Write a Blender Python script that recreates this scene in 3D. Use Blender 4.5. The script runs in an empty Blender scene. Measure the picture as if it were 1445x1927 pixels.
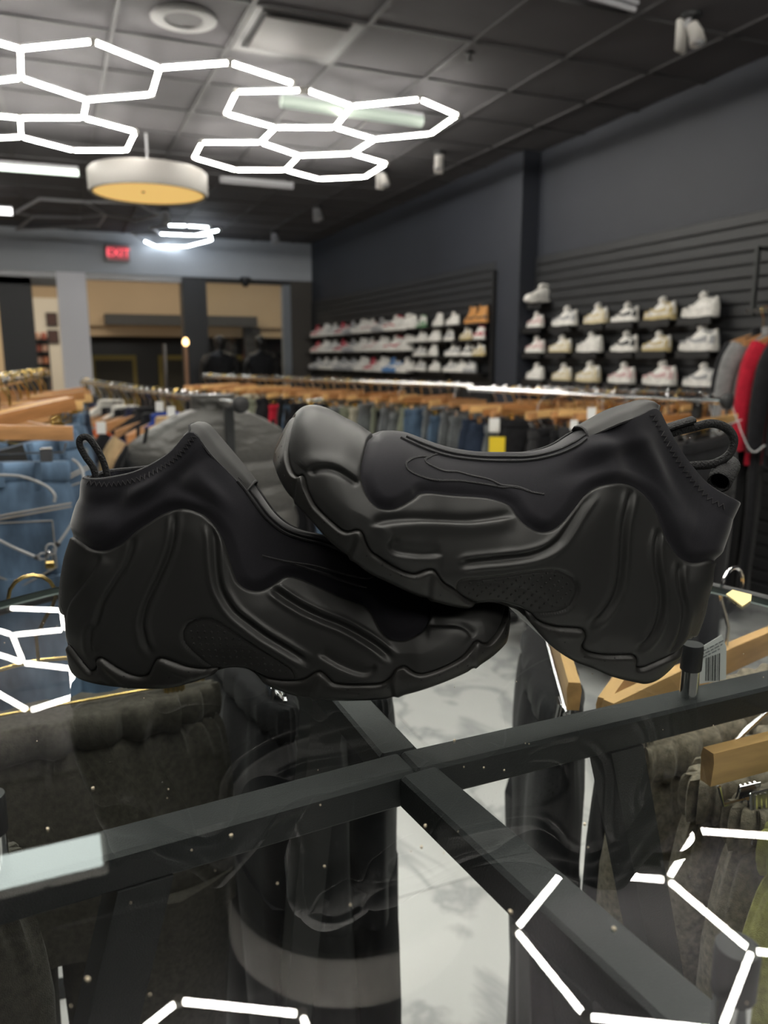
import bpy, bmesh, math, random
import numpy as np
from mathutils import Vector, Matrix
from mathutils.bvhtree import BVHTree

# ------------------------------------------------------------------ camera
C_ = bpy.context.scene.collection
SC = bpy.context.scene
W, H, F = 1445.0, 1927.0, 1450.0
CZ = 1.45
PITCH = math.atan((H/2 - 673.0)/F)
YAW = math.atan((W/2 - 100.0)/F*math.cos(PITCH))
_fh = np.array([math.sin(YAW), math.cos(YAW), 0.0])
cR = np.array([math.cos(YAW), -math.sin(YAW), 0.0])
cF = _fh*math.cos(PITCH) + np.array([0, 0, -math.sin(PITCH)])
cU = np.cross(cR, cF)
cC = np.array([0, 0, CZ])
cam = bpy.data.cameras.new('camera'); camo = bpy.data.objects.new('camera', cam); C_.objects.link(camo)
cam.sensor_fit = 'VERTICAL'; cam.sensor_height = 24.0; cam.sensor_width = 18.0
cam.lens = F/H*24.0
cam.clip_start = 0.02; cam.clip_end = 60
camo.matrix_world = Matrix([[cR[0], cU[0], -cF[0], 0], [cR[1], cU[1], -cF[1], 0], [cR[2], cU[2], -cF[2], CZ], [0, 0, 0, 1]])
cam.dof.use_dof = True; cam.dof.focus_distance = 0.545; cam.dof.aperture_fstop = cam.lens/3.6
SC.camera = camo

# ------------------------------------------------------------------ light level, world, exposure
TUBE = 48.0            # radiance of the lit tubes
SC.view_settings.view_transform = 'Standard'; SC.view_settings.look = 'None'
SC.view_settings.gamma = 1.0; SC.view_settings.use_curve_mapping = False
SC.view_settings.exposure = 0.55
wd = bpy.data.worlds.new('world'); SC.world = wd; wd.use_nodes = True
wd.node_tree.nodes['Background'].inputs[0].default_value = (0.05, 0.05, 0.055, 1)
wd.node_tree.nodes['Background'].inputs[1].default_value = 1.0
SC.cycles.max_bounces = 8; SC.cycles.transparent_max_bounces = 12; SC.cycles.sample_clamp_indirect = 4.0
SC.cycles.caustics_reflective = False; SC.cycles.caustics_refractive = False

def area(name, loc, size, power, col=(1, 1, 1), rot=(0, 0, 0)):
    l = bpy.data.lights.new(name, 'AREA'); l.shape = 'RECTANGLE'; l.size, l.size_y = size; l.energy = power; l.color = col
    o = bpy.data.objects.new(name, l); C_.objects.link(o); o.location = loc; o.rotation_euler = rot
    return o
# the mall corridor's own ceiling lights, above and outside the shop front
area('mall_ceiling_light', (1.5, 13.9, 3.55), (7, 1.2), 95, (1.0, 0.86, 0.66))
area('mall_ceiling_light', (-4.0, 14.0, 3.55), (3, 1.2), 44, (1.0, 0.88, 0.70))

# ------------------------------------------------------------------ helpers
def ray(x, y): return cF + cR*(x - W/2)/F - cU*(y - H/2)/F
def atz(x, y, z): d = ray(x, y); return cC + d*((z - CZ)/d[2])
def atx(x, y, X): d = ray(x, y); return cC + d*(X/d[0])
def aty(x, y, Y): d = ray(x, y); return cC + d*(Y/d[1])
def atd(x, y, D): return cC + ray(x, y)*D
def proj(P):
    q = P - cC; z = q@cF
    return np.stack([W/2 + F*(q@cR)/z, H/2 - F*(q@cU)/z], -1)

MATS = {}
def mat(name, col, rough=0.6, metal=0.0, bump=0.0, bscale=80.0, var=0.0, vscale=8.0, emit=None, estr=0.0, spec=0.5, sheen=0.0, coat=0.0, stretch=None):
    if name in MATS: return MATS[name]
    m = bpy.data.materials.new(name); m.use_nodes = True; nt = m.node_tree; b = nt.nodes['Principled BSDF']
    c4 = (*col, 1)
    b.inputs['Base Color'].default_value = c4; b.inputs['Roughness'].default_value = rough; b.inputs['Metallic'].default_value = metal
    b.inputs['Specular IOR Level'].default_value = spec
    if sheen: b.inputs['Sheen Weight'].default_value = sheen; b.inputs['Sheen Roughness'].default_value = 0.4
    if coat: b.inputs['Coat Weight'].default_value = coat; b.inputs['Coat Roughness'].default_value = 0.25
    if emit is not None:
        b.inputs['Emission Color'].default_value = (*emit, 1); b.inputs['Emission Strength'].default_value = estr
    if bump or var:
        tc = nt.nodes.new('ShaderNodeTexCoord'); src = tc.outputs['Object']
        if stretch:
            mp = nt.nodes.new('ShaderNodeMapping'); mp.inputs['Scale'].default_value = stretch
            nt.links.new(src, mp.inputs['Vector']); src = mp.outputs['Vector']
    if bump:
        n = nt.nodes.new('ShaderNodeTexNoise'); n.inputs['Scale'].default_value = bscale; n.inputs['Detail'].default_value = 3
        bp = nt.nodes.new('ShaderNodeBump'); bp.inputs['Strength'].default_value = bump; bp.inputs['Distance'].default_value = 0.002
        nt.links.new(src, n.inputs['Vector']); nt.links.new(n.outputs['Fac'], bp.inputs['Height']); nt.links.new(bp.outputs['Normal'], b.inputs['Normal'])
    if var:
        n = nt.nodes.new('ShaderNodeTexNoise'); n.inputs['Scale'].default_value = vscale; n.inputs['Detail'].default_value = 5
        r = nt.nodes.new('ShaderNodeValToRGB'); r.color_ramp.elements[0].position = 0.3; r.color_ramp.elements[1].position = 0.72
        r.color_ramp.elements[0].color = (*[max(0, c*(1 - var)) for c in col], 1); r.color_ramp.elements[1].color = (*[min(1, c*(1 + var)) for c in col], 1)
        nt.links.new(src, n.inputs['Vector']); nt.links.new(n.outputs['Fac'], r.inputs['Fac']); nt.links.new(r.outputs['Color'], b.inputs['Base Color'])
    MATS[name] = m
    return m

def thinglass(name, ior=1.6, tint=(0.9, 0.96, 0.94), dirt=0.0):
    m = bpy.data.materials.new(name); m.use_nodes = True; nt = m.node_tree; nt.nodes.clear()
    out = nt.nodes.new('ShaderNodeOutputMaterial'); tr = nt.nodes.new('ShaderNodeBsdfTransparent'); gl = nt.nodes.new('ShaderNodeBsdfGlossy')
    tr.inputs[0].default_value = (*tint, 1); gl.inputs['Roughness'].default_value = 0.0
    fr = nt.nodes.new('ShaderNodeFresnel')
    ge = nt.nodes.new('ShaderNodeNewGeometry'); mi = nt.nodes.new('ShaderNodeMix'); mi.data_type = 'FLOAT'   # same index seen from either side of the sheet
    mi.inputs[2].default_value = ior; mi.inputs[3].default_value = 1/ior
    nt.links.new(ge.outputs['Backfacing'], mi.inputs[0]); nt.links.new(mi.outputs[0], fr.inputs['IOR'])
    mx = nt.nodes.new('ShaderNodeMixShader')
    nt.links.new(fr.outputs[0], mx.inputs[0]); nt.links.new(tr.outputs[0], mx.inputs[1]); nt.links.new(gl.outputs[0], mx.inputs[2])
    last = mx
    if dirt:
        df = nt.nodes.new('ShaderNodeBsdfDiffuse'); df.inputs[0].default_value = (0.6, 0.62, 0.63, 1)
        tc = nt.nodes.new('ShaderNodeTexCoord'); n1 = nt.nodes.new('ShaderNodeTexNoise'); n1.inputs['Scale'].default_value = 9; n1.inputs['Detail'].default_value = 6
        n2 = nt.nodes.new('ShaderNodeTexNoise'); n2.inputs['Scale'].default_value = 450; n2.inputs['Detail'].default_value = 1
        r1 = nt.nodes.new('ShaderNodeValToRGB'); r1.color_ramp.elements[0].position = .45; r1.color_ramp.elements[1].position = .8
        r2 = nt.nodes.new('ShaderNodeValToRGB'); r2.color_ramp.elements[0].position = .70; r2.color_ramp.elements[1].position = .78
        a = nt.nodes.new('ShaderNodeMath'); a.operation = 'MULTIPLY'; a.inputs[1].default_value = dirt
        b2 = nt.nodes.new('ShaderNodeMath'); b2.operation = 'MULTIPLY_ADD'; b2.inputs[1].default_value = dirt*3
        nt.links.new(tc.outputs['Object'], n1.inputs['Vector']); nt.links.new(tc.outputs['Object'], n2.inputs['Vector'])
        nt.links.new(n1.outputs['Fac'], r1.inputs['Fac']); nt.links.new(n2.outputs['Fac'], r2.inputs['Fac'])
        nt.links.new(r1.outputs['Color'], a.inputs[0]); nt.links.new(r2.outputs['Color'], b2.inputs[0]); nt.links.new(a.outputs[0], b2.inputs[2])
        m2 = nt.nodes.new('ShaderNodeMixShader'); nt.links.new(b2.outputs[0], m2.inputs[0]); nt.links.new(mx.outputs[0], m2.inputs[1]); nt.links.new(df.outputs[0], m2.inputs[2]); last = m2
    nt.links.new(last.outputs[0], out.inputs['Surface'])
    MATS[name] = m
    return m

def mesh_np(name, V, Fq, smooth=True):
    V = np.asarray(V, np.float32).reshape(-1, 3); Fq = np.asarray(Fq, np.int32)
    me = bpy.data.meshes.new(name); k = Fq.shape[1]
    me.vertices.add(len(V)); me.vertices.foreach_set('co', V.ravel())
    me.loops.add(Fq.size); me.loops.foreach_set('vertex_index', Fq.ravel())
    me.polygons.add(len(Fq)); me.polygons.foreach_set('loop_start', np.arange(len(Fq), dtype=np.int32)*k)
    try: me.polygons.foreach_set('loop_total', np.full(len(Fq), k, np.int32))
    except Exception: pass
    me.polygons.foreach_set('use_smooth', np.full(len(Fq), smooth, bool))
    me.update(calc_edges=True); me.validate()
    return me

def link(name, me, m=None, parent=None, **props):
    o = bpy.data.objects.new(name, me); C_.objects.link(o)
    if m is not None and me is not None and len(me.materials) == 0: me.materials.append(m)
    if parent is not None: o.parent = parent
    for k, v in props.items(): o[k] = v
    return o

def empty(name, loc, label, cat, group=None, rz=0.0):
    o = bpy.data.objects.new(name, None); C_.objects.link(o); o.empty_display_size = 0.02
    o.location = [float(v) for v in loc]; o.rotation_euler = (0, 0, rz); o['label'] = label; o['category'] = cat
    if group: o['group'] = group
    return o

def catmull(P, n=6, closed=False):
    P = np.asarray(P, float)
    if closed: Q = np.vstack([P[-1], P, P[0], P[1]])
    else: Q = np.vstack([2*P[0] - P[1], P, 2*P[-1] - P[-2]])
    out = []
    t = np.linspace(0, 1, n, endpoint=False)[:, None]
    for i in range(1, len(Q) - 2):
        a, b, c, d = Q[i-1], Q[i], Q[i+1], Q[i+2]
        out.append(0.5*((2*b) + (-a + c)*t + (2*a - 5*b + 4*c - d)*t*t + (-a + 3*b - 3*c + d)*t**3))
    out = np.vstack(out)
    if not closed: out = np.vstack([out, P[-1]])
    return out

class MB:
    def __init__(s): s.v = []; s.f = []
    def add(s, V, Fs):
        k = len(s.v); s.v += [tuple(map(float, p)) for p in V]; s.f += [tuple(i + k for i in f) for f in Fs]
    def box(s, c, d, rz=0.0, bev=0.0, M=None):
        x, y, z = [q/2 for q in d]
        if bev <= 0:
            V = [(-x, -y, -z), (x, -y, -z), (x, y, -z), (-x, y, -z), (-x, -y, z), (x, -y, z), (x, y, z), (-x, y, z)]
            Fs = [(0, 3, 2, 1), (4, 5, 6, 7), (0, 1, 5, 4), (1, 2, 6, 5), (2, 3, 7, 6), (3, 0, 4, 7)]
        else:
            V = []; b = min(bev, x*.9, y*.9, z*.9)
            def ring(xx, yy, zz, c_): return [(-xx+c_, -yy, zz), (xx-c_, -yy, zz), (xx, -yy+c_, zz), (xx, yy-c_, zz), (xx-c_, yy, zz), (-xx+c_, yy, zz), (-xx, yy-c_, zz), (-xx, -yy+c_, zz)]
            R = [ring(x-b, y-b, -z, b*.5), ring(x, y, -z+b, b), ring(x, y, z-b, b), ring(x-b, y-b, z, b*.5)]
            for r in R: V += r
            Fs = [tuple(range(7, -1, -1)), tuple(range(24, 32))]
            for j in range(3):
                for i in range(8): Fs.append((j*8+i, j*8+(i+1) % 8, (j+1)*8+(i+1) % 8, (j+1)*8+i))
        ca, sa = math.cos(rz), math.sin(rz)
        V = [(ca*p[0]-sa*p[1], sa*p[0]+ca*p[1], p[2]) for p in V]
        if M is not None: V = [tuple(M @ Vector(p)) for p in V]
        s.add([(p[0]+c[0], p[1]+c[1], p[2]+c[2]) for p in V], Fs); return s
    def tube(s, P, r, n=8, closed=False, flat=1.0, up=None):
        P = np.asarray(P, float); N = len(P); r = np.broadcast_to(np.asarray(r, float), (N,))
        T = np.gradient(P, axis=0) if not closed else np.roll(P, -1, 0) - np.roll(P, 1, 0)
        T /= np.linalg.norm(T, axis=1)[:, None] + 1e-12
        a = np.array(up, float) if up is not None else (np.array([0, 0, 1.0]) if abs(T[0, 2]) < .9 else np.array([1.0, 0, 0]))
        V = []
        for i in range(N):
            a = a - T[i]*(a@T[i]); a /= np.linalg.norm(a) + 1e-12; b = np.cross(T[i], a)
            for k in range(n):
                th = 2*math.pi*k/n; V.append(P[i] + r[i]*(math.cos(th)*a*flat + math.sin(th)*b))
        Fs = []
        for i in range(N if closed else N-1):
            j = (i+1) % N
            for k in range(n): Fs.append((i*n+k, i*n+(k+1) % n, j*n+(k+1) % n, j*n+k))
        if not closed: Fs += [tuple(range(n-1, -1, -1)), tuple(range((N-1)*n, N*n))]
        s.add(V, Fs); return s
    def cyl(s, a, b, r, n=10, r2=None):
        return s.tube([a, b], [r, r if r2 is None else r2], n)
    def loft(s, rings, cap=True):
        n = len(rings[0]); V = [p for r in rings for p in r]; Fs = []
        for i in range(len(rings)-1):
            for k in range(n): Fs.append((i*n+k, i*n+(k+1) % n, (i+1)*n+(k+1) % n, (i+1)*n+k))
        if cap: Fs += [tuple(range(n-1, -1, -1)), tuple(range((len(rings)-1)*n, len(rings)*n))]
        s.add(V, Fs); return s
    def lathe(s, prof, n=24, c=(0, 0, 0)):
        return s.loft([[(c[0]+r*math.cos(2*math.pi*k/n), c[1]+r*math.sin(2*math.pi*k/n), c[2]+z) for k in range(n)] for r, z in prof])
    def prism(s, P, y0, y1):
        n = len(P); V = [(p[0], y0, p[1]) for p in P] + [(p[0], y1, p[1]) for p in P]
        Fs = [tuple(range(n)), tuple(range(2*n-1, n-1, -1))] + [((i+1) % n, i, n+i, n+(i+1) % n) for i in range(n)]
        s.add(V, Fs); return s
    def mesh(s, name, smooth=False, auto=None):
        me = bpy.data.meshes.new(name); me.from_pydata(s.v, [], s.f)
        bm = bmesh.new(); bm.from_mesh(me); bmesh.ops.recalc_face_normals(bm, faces=bm.faces[:]); bm.to_mesh(me); bm.free()
        if smooth:
            me.polygons.foreach_set('use_smooth', [True]*len(me.polygons))
            if auto is not None:
                try: me.set_sharp_from_angle(angle=math.radians(auto))
                except Exception: pass
        me.update(); return me
    def build(s, name, m, parent=None, smooth=False, auto=40, **props):
        return link(name, s.mesh(name, smooth, auto), m, parent, **props)

KIDS = {}
def dup(root, loc, rz=None, label=None, group=None):
    r = root.copy(); C_.objects.link(r); r.location = [float(v) for v in loc]
    if rz is not None: r.rotation_euler = (0, 0, rz)
    if label: r['label'] = label
    if group: r['group'] = group
    for ch in root.children:
        c = ch.copy(); C_.objects.link(c); c.parent = r
        for g in ch.children:
            d = g.copy(); C_.objects.link(d); d.parent = c
    return r

def setmat(root, part, m):
    """give the named part of a copied thing its own material (object-level slot)"""
    for ch in root.children:
        if ch.name.split('.')[0] == part:
            ch.material_slots[0].link = 'OBJECT'; ch.material_slots[0].material = m

ORD = 'first second third fourth fifth sixth seventh eighth ninth tenth eleventh twelfth thirteenth fourteenth fifteenth sixteenth seventeenth eighteenth nineteenth twentieth'.split()
def nth(i): return ORD[i] if i < 20 else '%d%s' % (i+1, {1: 'st', 2: 'nd', 3: 'rd'}.get((i+1) % 10, 'th'))
rnd = random.Random(7)

# ------------------------------------------------------------------ materials
M_black = mat('black_powder_metal', (0.016, 0.018, 0.019), 0.55, 0.0, bump=0.25, bscale=900, spec=0.5)
M_chrome = mat('chrome', (0.72, 0.72, 0.72), 0.16, 1.0)
M_brass = mat('brass', (0.75, 0.56, 0.22), 0.25, 1.0)
M_wood = mat('hanger_wood', (0.50, 0.255, 0.105), 0.42, 0, var=0.22, vscale=14, stretch=(1, 6, 6), coat=0.2)
M_rubber = mat('black_rubber', (0.02, 0.02, 0.021), 0.6)
M_white = mat('white_plastic', (0.62, 0.60, 0.57), 0.4)
M_paper = mat('white_paper', (0.75, 0.75, 0.73), 0.7)
M_tube = mat('lit_tube', (0.9, 0.9, 0.85), 0.5, emit=(1.0, 0.97, 0.88), estr=TUBE)
M_tubecool = mat('lit_tube_cool', (0.9, 0.9, 0.95), 0.5, emit=(0.82, 0.92, 1.0), estr=TUBE*.40)
M_off = mat('unlit_tube', (0.34, 0.34, 0.36), 0.35)
M_grid = mat('ceiling_grid_paint', (0.046, 0.044, 0.047), 0.7)
M_tile = mat('ceiling_tile', (0.064, 0.060, 0.066), 0.9, bump=0.4, bscale=160, var=0.06, vscale=3)
M_navy = mat('navy_wall_paint', (0.0205, 0.0235, 0.033), 0.62, var=0.12, vscale=1.2, bump=0.06, bscale=60)
M_slat = mat('charcoal_slat', (0.0165, 0.0175, 0.020), 0.55)
M_slatback = mat('slat_groove', (0.006, 0.006, 0.007), 0.8)
M_shelf = mat('black_shelf', (0.010, 0.010, 0.011), 0.5)
exec(compile('''
def marble():
    m = bpy.data.materials.new('marble_floor'); m.use_nodes = True; nt = m.node_tree; b = nt.nodes['Principled BSDF']
    b.inputs['Roughness'].default_value = 0.25
    tc = nt.nodes.new('ShaderNodeTexCoord'); n = nt.nodes.new('ShaderNodeTexNoise'); n.inputs['Scale'].default_value = 1.3; n.inputs['Detail'].default_value = 8; n.inputs['Distortion'].default_value = 1.6
    r = nt.nodes.new('ShaderNodeValToRGB'); e = r.color_ramp.elements
    e[0].position = 0.46; e[0].color = (0.76, 0.755, 0.74, 1); e[1].position = 0.54; e[1].color = (0.76, 0.755, 0.74, 1)
    k = e.new(0.50); k.color = (0.50, 0.50, 0.50, 1)
    nt.links.new(tc.outputs['Object'], n.inputs['Vector']); nt.links.new(n.outputs['Fac'], r.inputs['Fac']); nt.links.new(r.outputs['Color'], b.inputs['Base Color'])
    return m
M_marble = marble()
''', 'm', 'exec'))

# ------------------------------------------------------------------ room
ZC = 3.15
XR, XP, YE = 3.92, 3.76, 11.8
def slab(name, lo, hi, m, parent=None, **p):
    return MB().box([(a+b)/2 for a, b in zip(lo, hi)], [b-a for a, b in zip(lo, hi)]).build(name, m, parent, **p)
S = dict(kind='structure')
fl = slab('floor', (-4.6, -3.5, -0.2), (4.2, 17.5, -0.012), mat('floor_bed', (0.3, 0.3, 0.29), 0.7), **S)
tme = MB().box((0, 0, -0.006), (0.597, 0.597, 0.012)).mesh('floor_tile')
for i in range(-3, 7):
    for j in range(-2, 14):
        link('tile', tme, M_marble, fl).location = (0.3+0.6*i, 0.2+0.6*j, 0)
slab('floor_mall', (-4.6, YE+.3, -0.011), (8, 17.4, 0.0), mat('mall_floor', (0.42, 0.36, 0.28), 0.3), **S)

cl = slab('ceiling', (-4.6, -3.5, ZC+0.03), (4.2, YE+.1, ZC+0.2), M_grid, **S)
tile = MB().box((0, 0, 0.012), (0.588, 0.588, 0.02)).mesh('ceiling_tile')
xl = [0.42+0.61*k for k in range(-8, 6)]; yl = [4.10+0.61*k for k in range(-8, 13)]
xl2 = xl + [XR]
for i in range(len(xl2)-1):
    for j in range(len(yl)):
        o = link('tile', tile, M_tile, cl)
        w = xl2[i+1]-xl2[i]
        o.location = ((xl2[i]+xl2[i+1])/2, yl[j]+0.305, ZC); o.scale = (w/0.61, 1, 1)
gx = MB().box((0, 0, 0.004), (0.024, 15.3, 0.02)).mesh('grid_runner')
for x in xl: link('runner', gx, M_grid, cl).location = (x, 4.15, ZC-0.004)
gy = MB().box((0, 0, 0.004), (8.4, 0.024, 0.02)).mesh('grid_cross')
for y in yl: link('runner', gy, M_grid, cl).location = (-0.2, y, ZC-0.003)

def slatwall(name, x, y0, y1, ztop):
    w = slab(name, (x, y0, 0), (x+0.14, y1, ZC+0.03), M_navy, **S)
    slab('backing', (x-0.004, y0+.001, 0), (x, y1-.001, ztop), M_slatback, w)
    n = int(ztop/0.0762); L = y1-y0
    sl = MB().box((0, 0, 0), (0.016, L-.004, 0.064), bev=0.003).mesh('slat')
    for k in range(n): link('slat', sl, M_slat, w).location = (x-0.010, (y0+y1)/2, ztop-0.034-0.0762*k)
    return w
wr = slatwall('wall_right', XR, -3.5, 5.9, 2.30)
wr2 = slatwall('wall_right_far', XP, 6.30, YE, 2.30)
slab('wall_right_pilaster', (XP-0.012, 5.90, 0), (XP+.3, 6.30, ZC+.03), M_navy, **S)
slab('trim_1', (XP-0.05, 6.27, 0), (XP-0.012, 6.305, 2.22), M_shelf, **S)
slab('wall_left', (-4.6, -3.5, 0), (-4.45, YE, ZC+.03), M_navy, **S)
slab('wall_back', (-4.6, -3.6, 0), (4.2, -3.45, ZC+.03), M_navy, **S)

# shop front
M_head = mat('header_paint', (0.40, 0.42, 0.455), 0.6, var=0.05, vscale=2)
M_dkcol = mat('dark_column', (0.019, 0.020, 0.024), 0.5)
hd = slab('wall_header', (-4.6, YE, 2.60), (XP+.1, YE+.3, ZC+.03), M_head, **S)
slab('trim_2', (-4.6, YE+.05, 2.52), (1.85, YE+.2, 2.60), mat('shutter_track', (0.22, 0.22, 0.23), 0.4, 0.6), **S)
slab('trim_3', (1.85, YE+.05, 2.54), (XP, YE+.2, 2.60), M_dkcol, **S)
slab('trim_4', (-0.75, YE+.02, 2.42), (0.12, YE+.28, 2.52), mat('grey_bulkhead', (0.13, 0.12, 0.11), 0.6), **S)
slab('wall_column_left', (-0.62, YE+.02, 0), (-0.20, YE+.3, 2.52), M_dkcol, **S)
slab('wall_column_white', (0.12, YE+.02, 0), (0.50, YE+.3, 2.6), mat('white_column', (0.78, 0.77, 0.82), 0.5), **S)
slab('wall_column_middle', (1.80, YE+.02, 0), (2.15, YE+.3, 2.6), M_dkcol, **S)
slab('trim_5', (3.31, YE+.06, 0), (3.43, YE+.18, 2.54), mat('grey_frame', (0.26, 0.28, 0.31), 0.4, 0.3), **S)
slab('wall_end_right', (3.43, YE+.02, 0), (XP+.1, YE+.3, 2.6), mat('brown_panel', (0.07, 0.062, 0.055), 0.6), **S)
M_pane = thinglass('window_pane_glass', 1.45, (0.95, 0.97, 0.97))
wn = MB().box((2.73, YE+.12, 0.08), (1.16, 0.06, 0.16)).build('window_1', M_dkcol, None, **S)
slab('pane', (2.151, YE+.115, 0.16), (3.309, YE+.121, 2.54), M_pane, wn)

# mall opposite
M_beige = mat('mall_wall', (0.42, 0.33, 0.23), 0.7, var=0.04, vscale=1)
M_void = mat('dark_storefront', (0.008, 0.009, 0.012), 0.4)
slab('wall_mall', (-5, 16.0, 2.05), (9, 16.2, 3.9), M_beige, **S)
slab('wall_mall_lower', (-5, 16.1, 1.86), (9, 16.3, 2.08), M_beige, **S)
slab('trim_6', (0.95, 15.72, 2.06), (3.85, 16.0, 2.26), mat('mall_fascia', (0.03, 0.032, 0.036), 0.5), **S)
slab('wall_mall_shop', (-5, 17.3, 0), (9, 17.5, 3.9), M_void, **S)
slab('ceiling_mall', (-5, YE+.3, 3.7), (9, 17.5, 3.9), mat('mall_ceiling', (0.5, 0.45, 0.38), 0.8), **S)
slab('wall_mall_end', (-5, YE+.3, 0), (-4.8, 17.5, 3.9), M_beige, **S)
slab('wall_mall_pier', (3.62, 15.9, 0), (3.95, 16.15, 2.05), M_dkcol, **S)
slab('wall_mall_white', (-0.55, 15.85, 0), (0.36, 16.0, 2.52), mat('mall_white_panel', (0.62, 0.60, 0.55), 0.6), **S)
slab('wall_mall_left', (-4.8, 15.9, 0), (-0.56, 16.05, 2.6), mat('mall_cream', (0.6, 0.48, 0.33), 0.6), **S)
for k, zz in enumerate((2.14, 1.83)):
    p = empty('picture_frame', (0.03, 15.84, zz), 'dark square frame on the white wall outside the shop, %s of the two' % ('upper', 'lower')[k], 'picture frame')
    MB().box((0, -.01, 0), (0.19, 0.03, 0.24)).build('frame', mat('frame_black', (.02, .02, .02), .4), p)
    MB().box((0, -.027, 0), (0.15, 0.006, 0.2)).build('print', mat('frame_print', (.06, .03, .03), .6), p)
for k in range(3):
    a = empty('shop_display_panel', (0.9+1.35*k, 17.2, 0), ['dim olive-lit panel inside the dark shop opposite, beside the white column', 'dim olive-lit panel inside the dark shop opposite, beside the chrome pole', 'dim olive-lit panel behind the two dark mannequins'][k], 'panel')
    MB().box((0.25, 0, .75), (0.9, 0.06, 1.5)).build('board', mat('olive_board', (0.10, 0.08, 0.02), 0.6, emit=(0.5, 0.36, 0.08), estr=0.03), a)
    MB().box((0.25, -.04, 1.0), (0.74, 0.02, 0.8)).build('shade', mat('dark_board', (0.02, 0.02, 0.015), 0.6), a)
rs = empty('red_shop_sign', (3.25, 17.24, 1.36), 'small glowing red sign inside the dark shop opposite', 'sign')
MB().box((0, 0, 0), (0.34, 0.04, 0.10)).build('sign_face', mat('red_glow', (.3, .01, .01), .5, emit=(1, .05, .05), estr=1.4), rs)
MB().box((0, 0.04, 0), (0.4, 0.04, 0.16)).build('sign_case', M_void, rs)
# merchandise wall seen past the dark column
kf = empty('merchandise_stand', (-0.22, 14.6, 0), 'tall stand of small copper coloured goods outside, beside the dark column', 'display stand')
MB().box((0, .1, .9), (0.34, .04, 1.8)).build('back_panel', M_dkcol, kf)
for k in range(9): MB().box((0, 0, 0.14+0.2*k), (0.32, .2, .015)).build('shelf', M_dkcol, kf)
for k in range(9):
    for q in range(3):
        c = [(0.55, .22, .12), (.5, .3, .22), (.35, .1, .07), (.6, .38, .3)][(k*3+q*5) % 4]
        g = MB().box((0, 0, 0.06), (0.085, .1, .12), bev=.01).build('gift_box', mat('goods_%d' % ((k*3+q*5) % 4), c, .5))
        g.location = (-0.22-0.1+0.1*q, 14.6, 0.1475+0.2*k)
        g['label'] = 'small copper toned box on the outside stand, %s shelf up, %s across' % (nth(k), nth(q)); g['category'] = 'box'; g['group'] = 'goods on the outside stand'

# EXIT sign
ex = empty('exit_sign', (0.93, YE-.04, 2.87), 'red lit EXIT sign on the grey header above the shop front', 'sign')
MB().box((0, 0, 0), (0.33, 0.06, 0.23), bev=.008).build('housing', mat('sign_housing', (0.22, 0.2, 0.2), 0.4), ex)
MB().box((0.01, -.034, 0), (0.27, 0.012, 0.18)).build('face', mat('sign_face', (.22, .04, .05), .4, emit=(.9, .08, .12), estr=.10), ex)
tx = bpy.data.curves.new('lettering', 'FONT'); tx.body = 'EXIT'; tx.size = 0.155; tx.align_x = 'CENTER'; tx.align_y = 'CENTER'; tx.extrude = 0.003
to0 = bpy.data.objects.new('lettering_curve', tx); C_.objects.link(to0); bpy.context.view_layer.update(); tme_ = bpy.data.meshes.new_from_object(to0.evaluated_get(bpy.context.evaluated_depsgraph_get())); bpy.data.objects.remove(to0); tme_.name = 'lettering'; tme_.materials.clear()
to = link('lettering', tme_, mat('sign_letters', (.8, .1, .12), .4, emit=(1, .10, .14), estr=1.0), ex); to.location = (0.01, -.045, 0); to.rotation_euler = (math.pi/2, 0, 0)

# ------------------------------------------------------------------ ceiling fittings
def hexlight(name, label, nodes, edges, z, lit, r=0.010, group='hexagon tube lights'):
    P = {k: np.array([*atz(*v, z)[:2], z]) for k, v in nodes.items()}
    c = np.mean(list(P.values()), 0); c[2] = ZC
    e = empty(name, c, label, 'ceiling light', group)
    for a, b, on in edges:
        A, B = P[a]-c, P[b]-c; d = (B-A)/np.linalg.norm(B-A)
        tb_ = MB().cyl(A+d*.019, B-d*.019, r, 10).build('tube', (M_tube if on == 1 else M_tubecool if on == 2 else M_off), e, True)
        MB().box((A+B)/2 + np.array([0, 0, r+.003]), (np.linalg.norm(B-A)-.03, .014, .010), rz=math.atan2(d[1], d[0])).build('tube_back', M_off, tb_)
    for k in P:
        MB().lathe([(0.001, -.013), (.017, -.011), (.018, .011), (.006, .018)], 10, P[k]-c).build('connector', M_off if not lit else M_white, e, True)
    for i, k in enumerate(P):
        if i % 3 == 0:
            MB().cyl(P[k]-c, (P[k][0]-c[0], P[k][1]-c[1], -0.001), 0.0016, 5).build('hanging_wire', M_chrome, e)
    return e
ZL = 3.0
n1 = dict(a=(38, 92), b=(175, 78), c=(300, 128), d=(285, 178), e=(163, 188), f=(40, 147), g=(157, 222), h=(255, 248), i=(238, 283), j=(137, 283), k=(38, 222), l=(40, 258), m=(433, 118), n=(551, 157), p=(-70, 62), q=(-62, 158), s=(-75, 212), t=(-70, 262), u=(-160, 115), v=(-160, 190), w=(-165, 240))
hexlight('hexagon_light', 'lit honeycomb of white tubes on the ceiling above the round pale drum lamp', n1,
         [tuple(q)+(1,) for q in ('ab', 'bc', 'cd', 'de', 'ef', 'fa', 'eg', 'gh', 'hi', 'ij', 'jl', 'lk', 'kg', 'cm', 'mn', 'pa', 'fq', 'sk', 'tl', 'qs', 'up', 'vq', 'ws')], ZL, 1)
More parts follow.
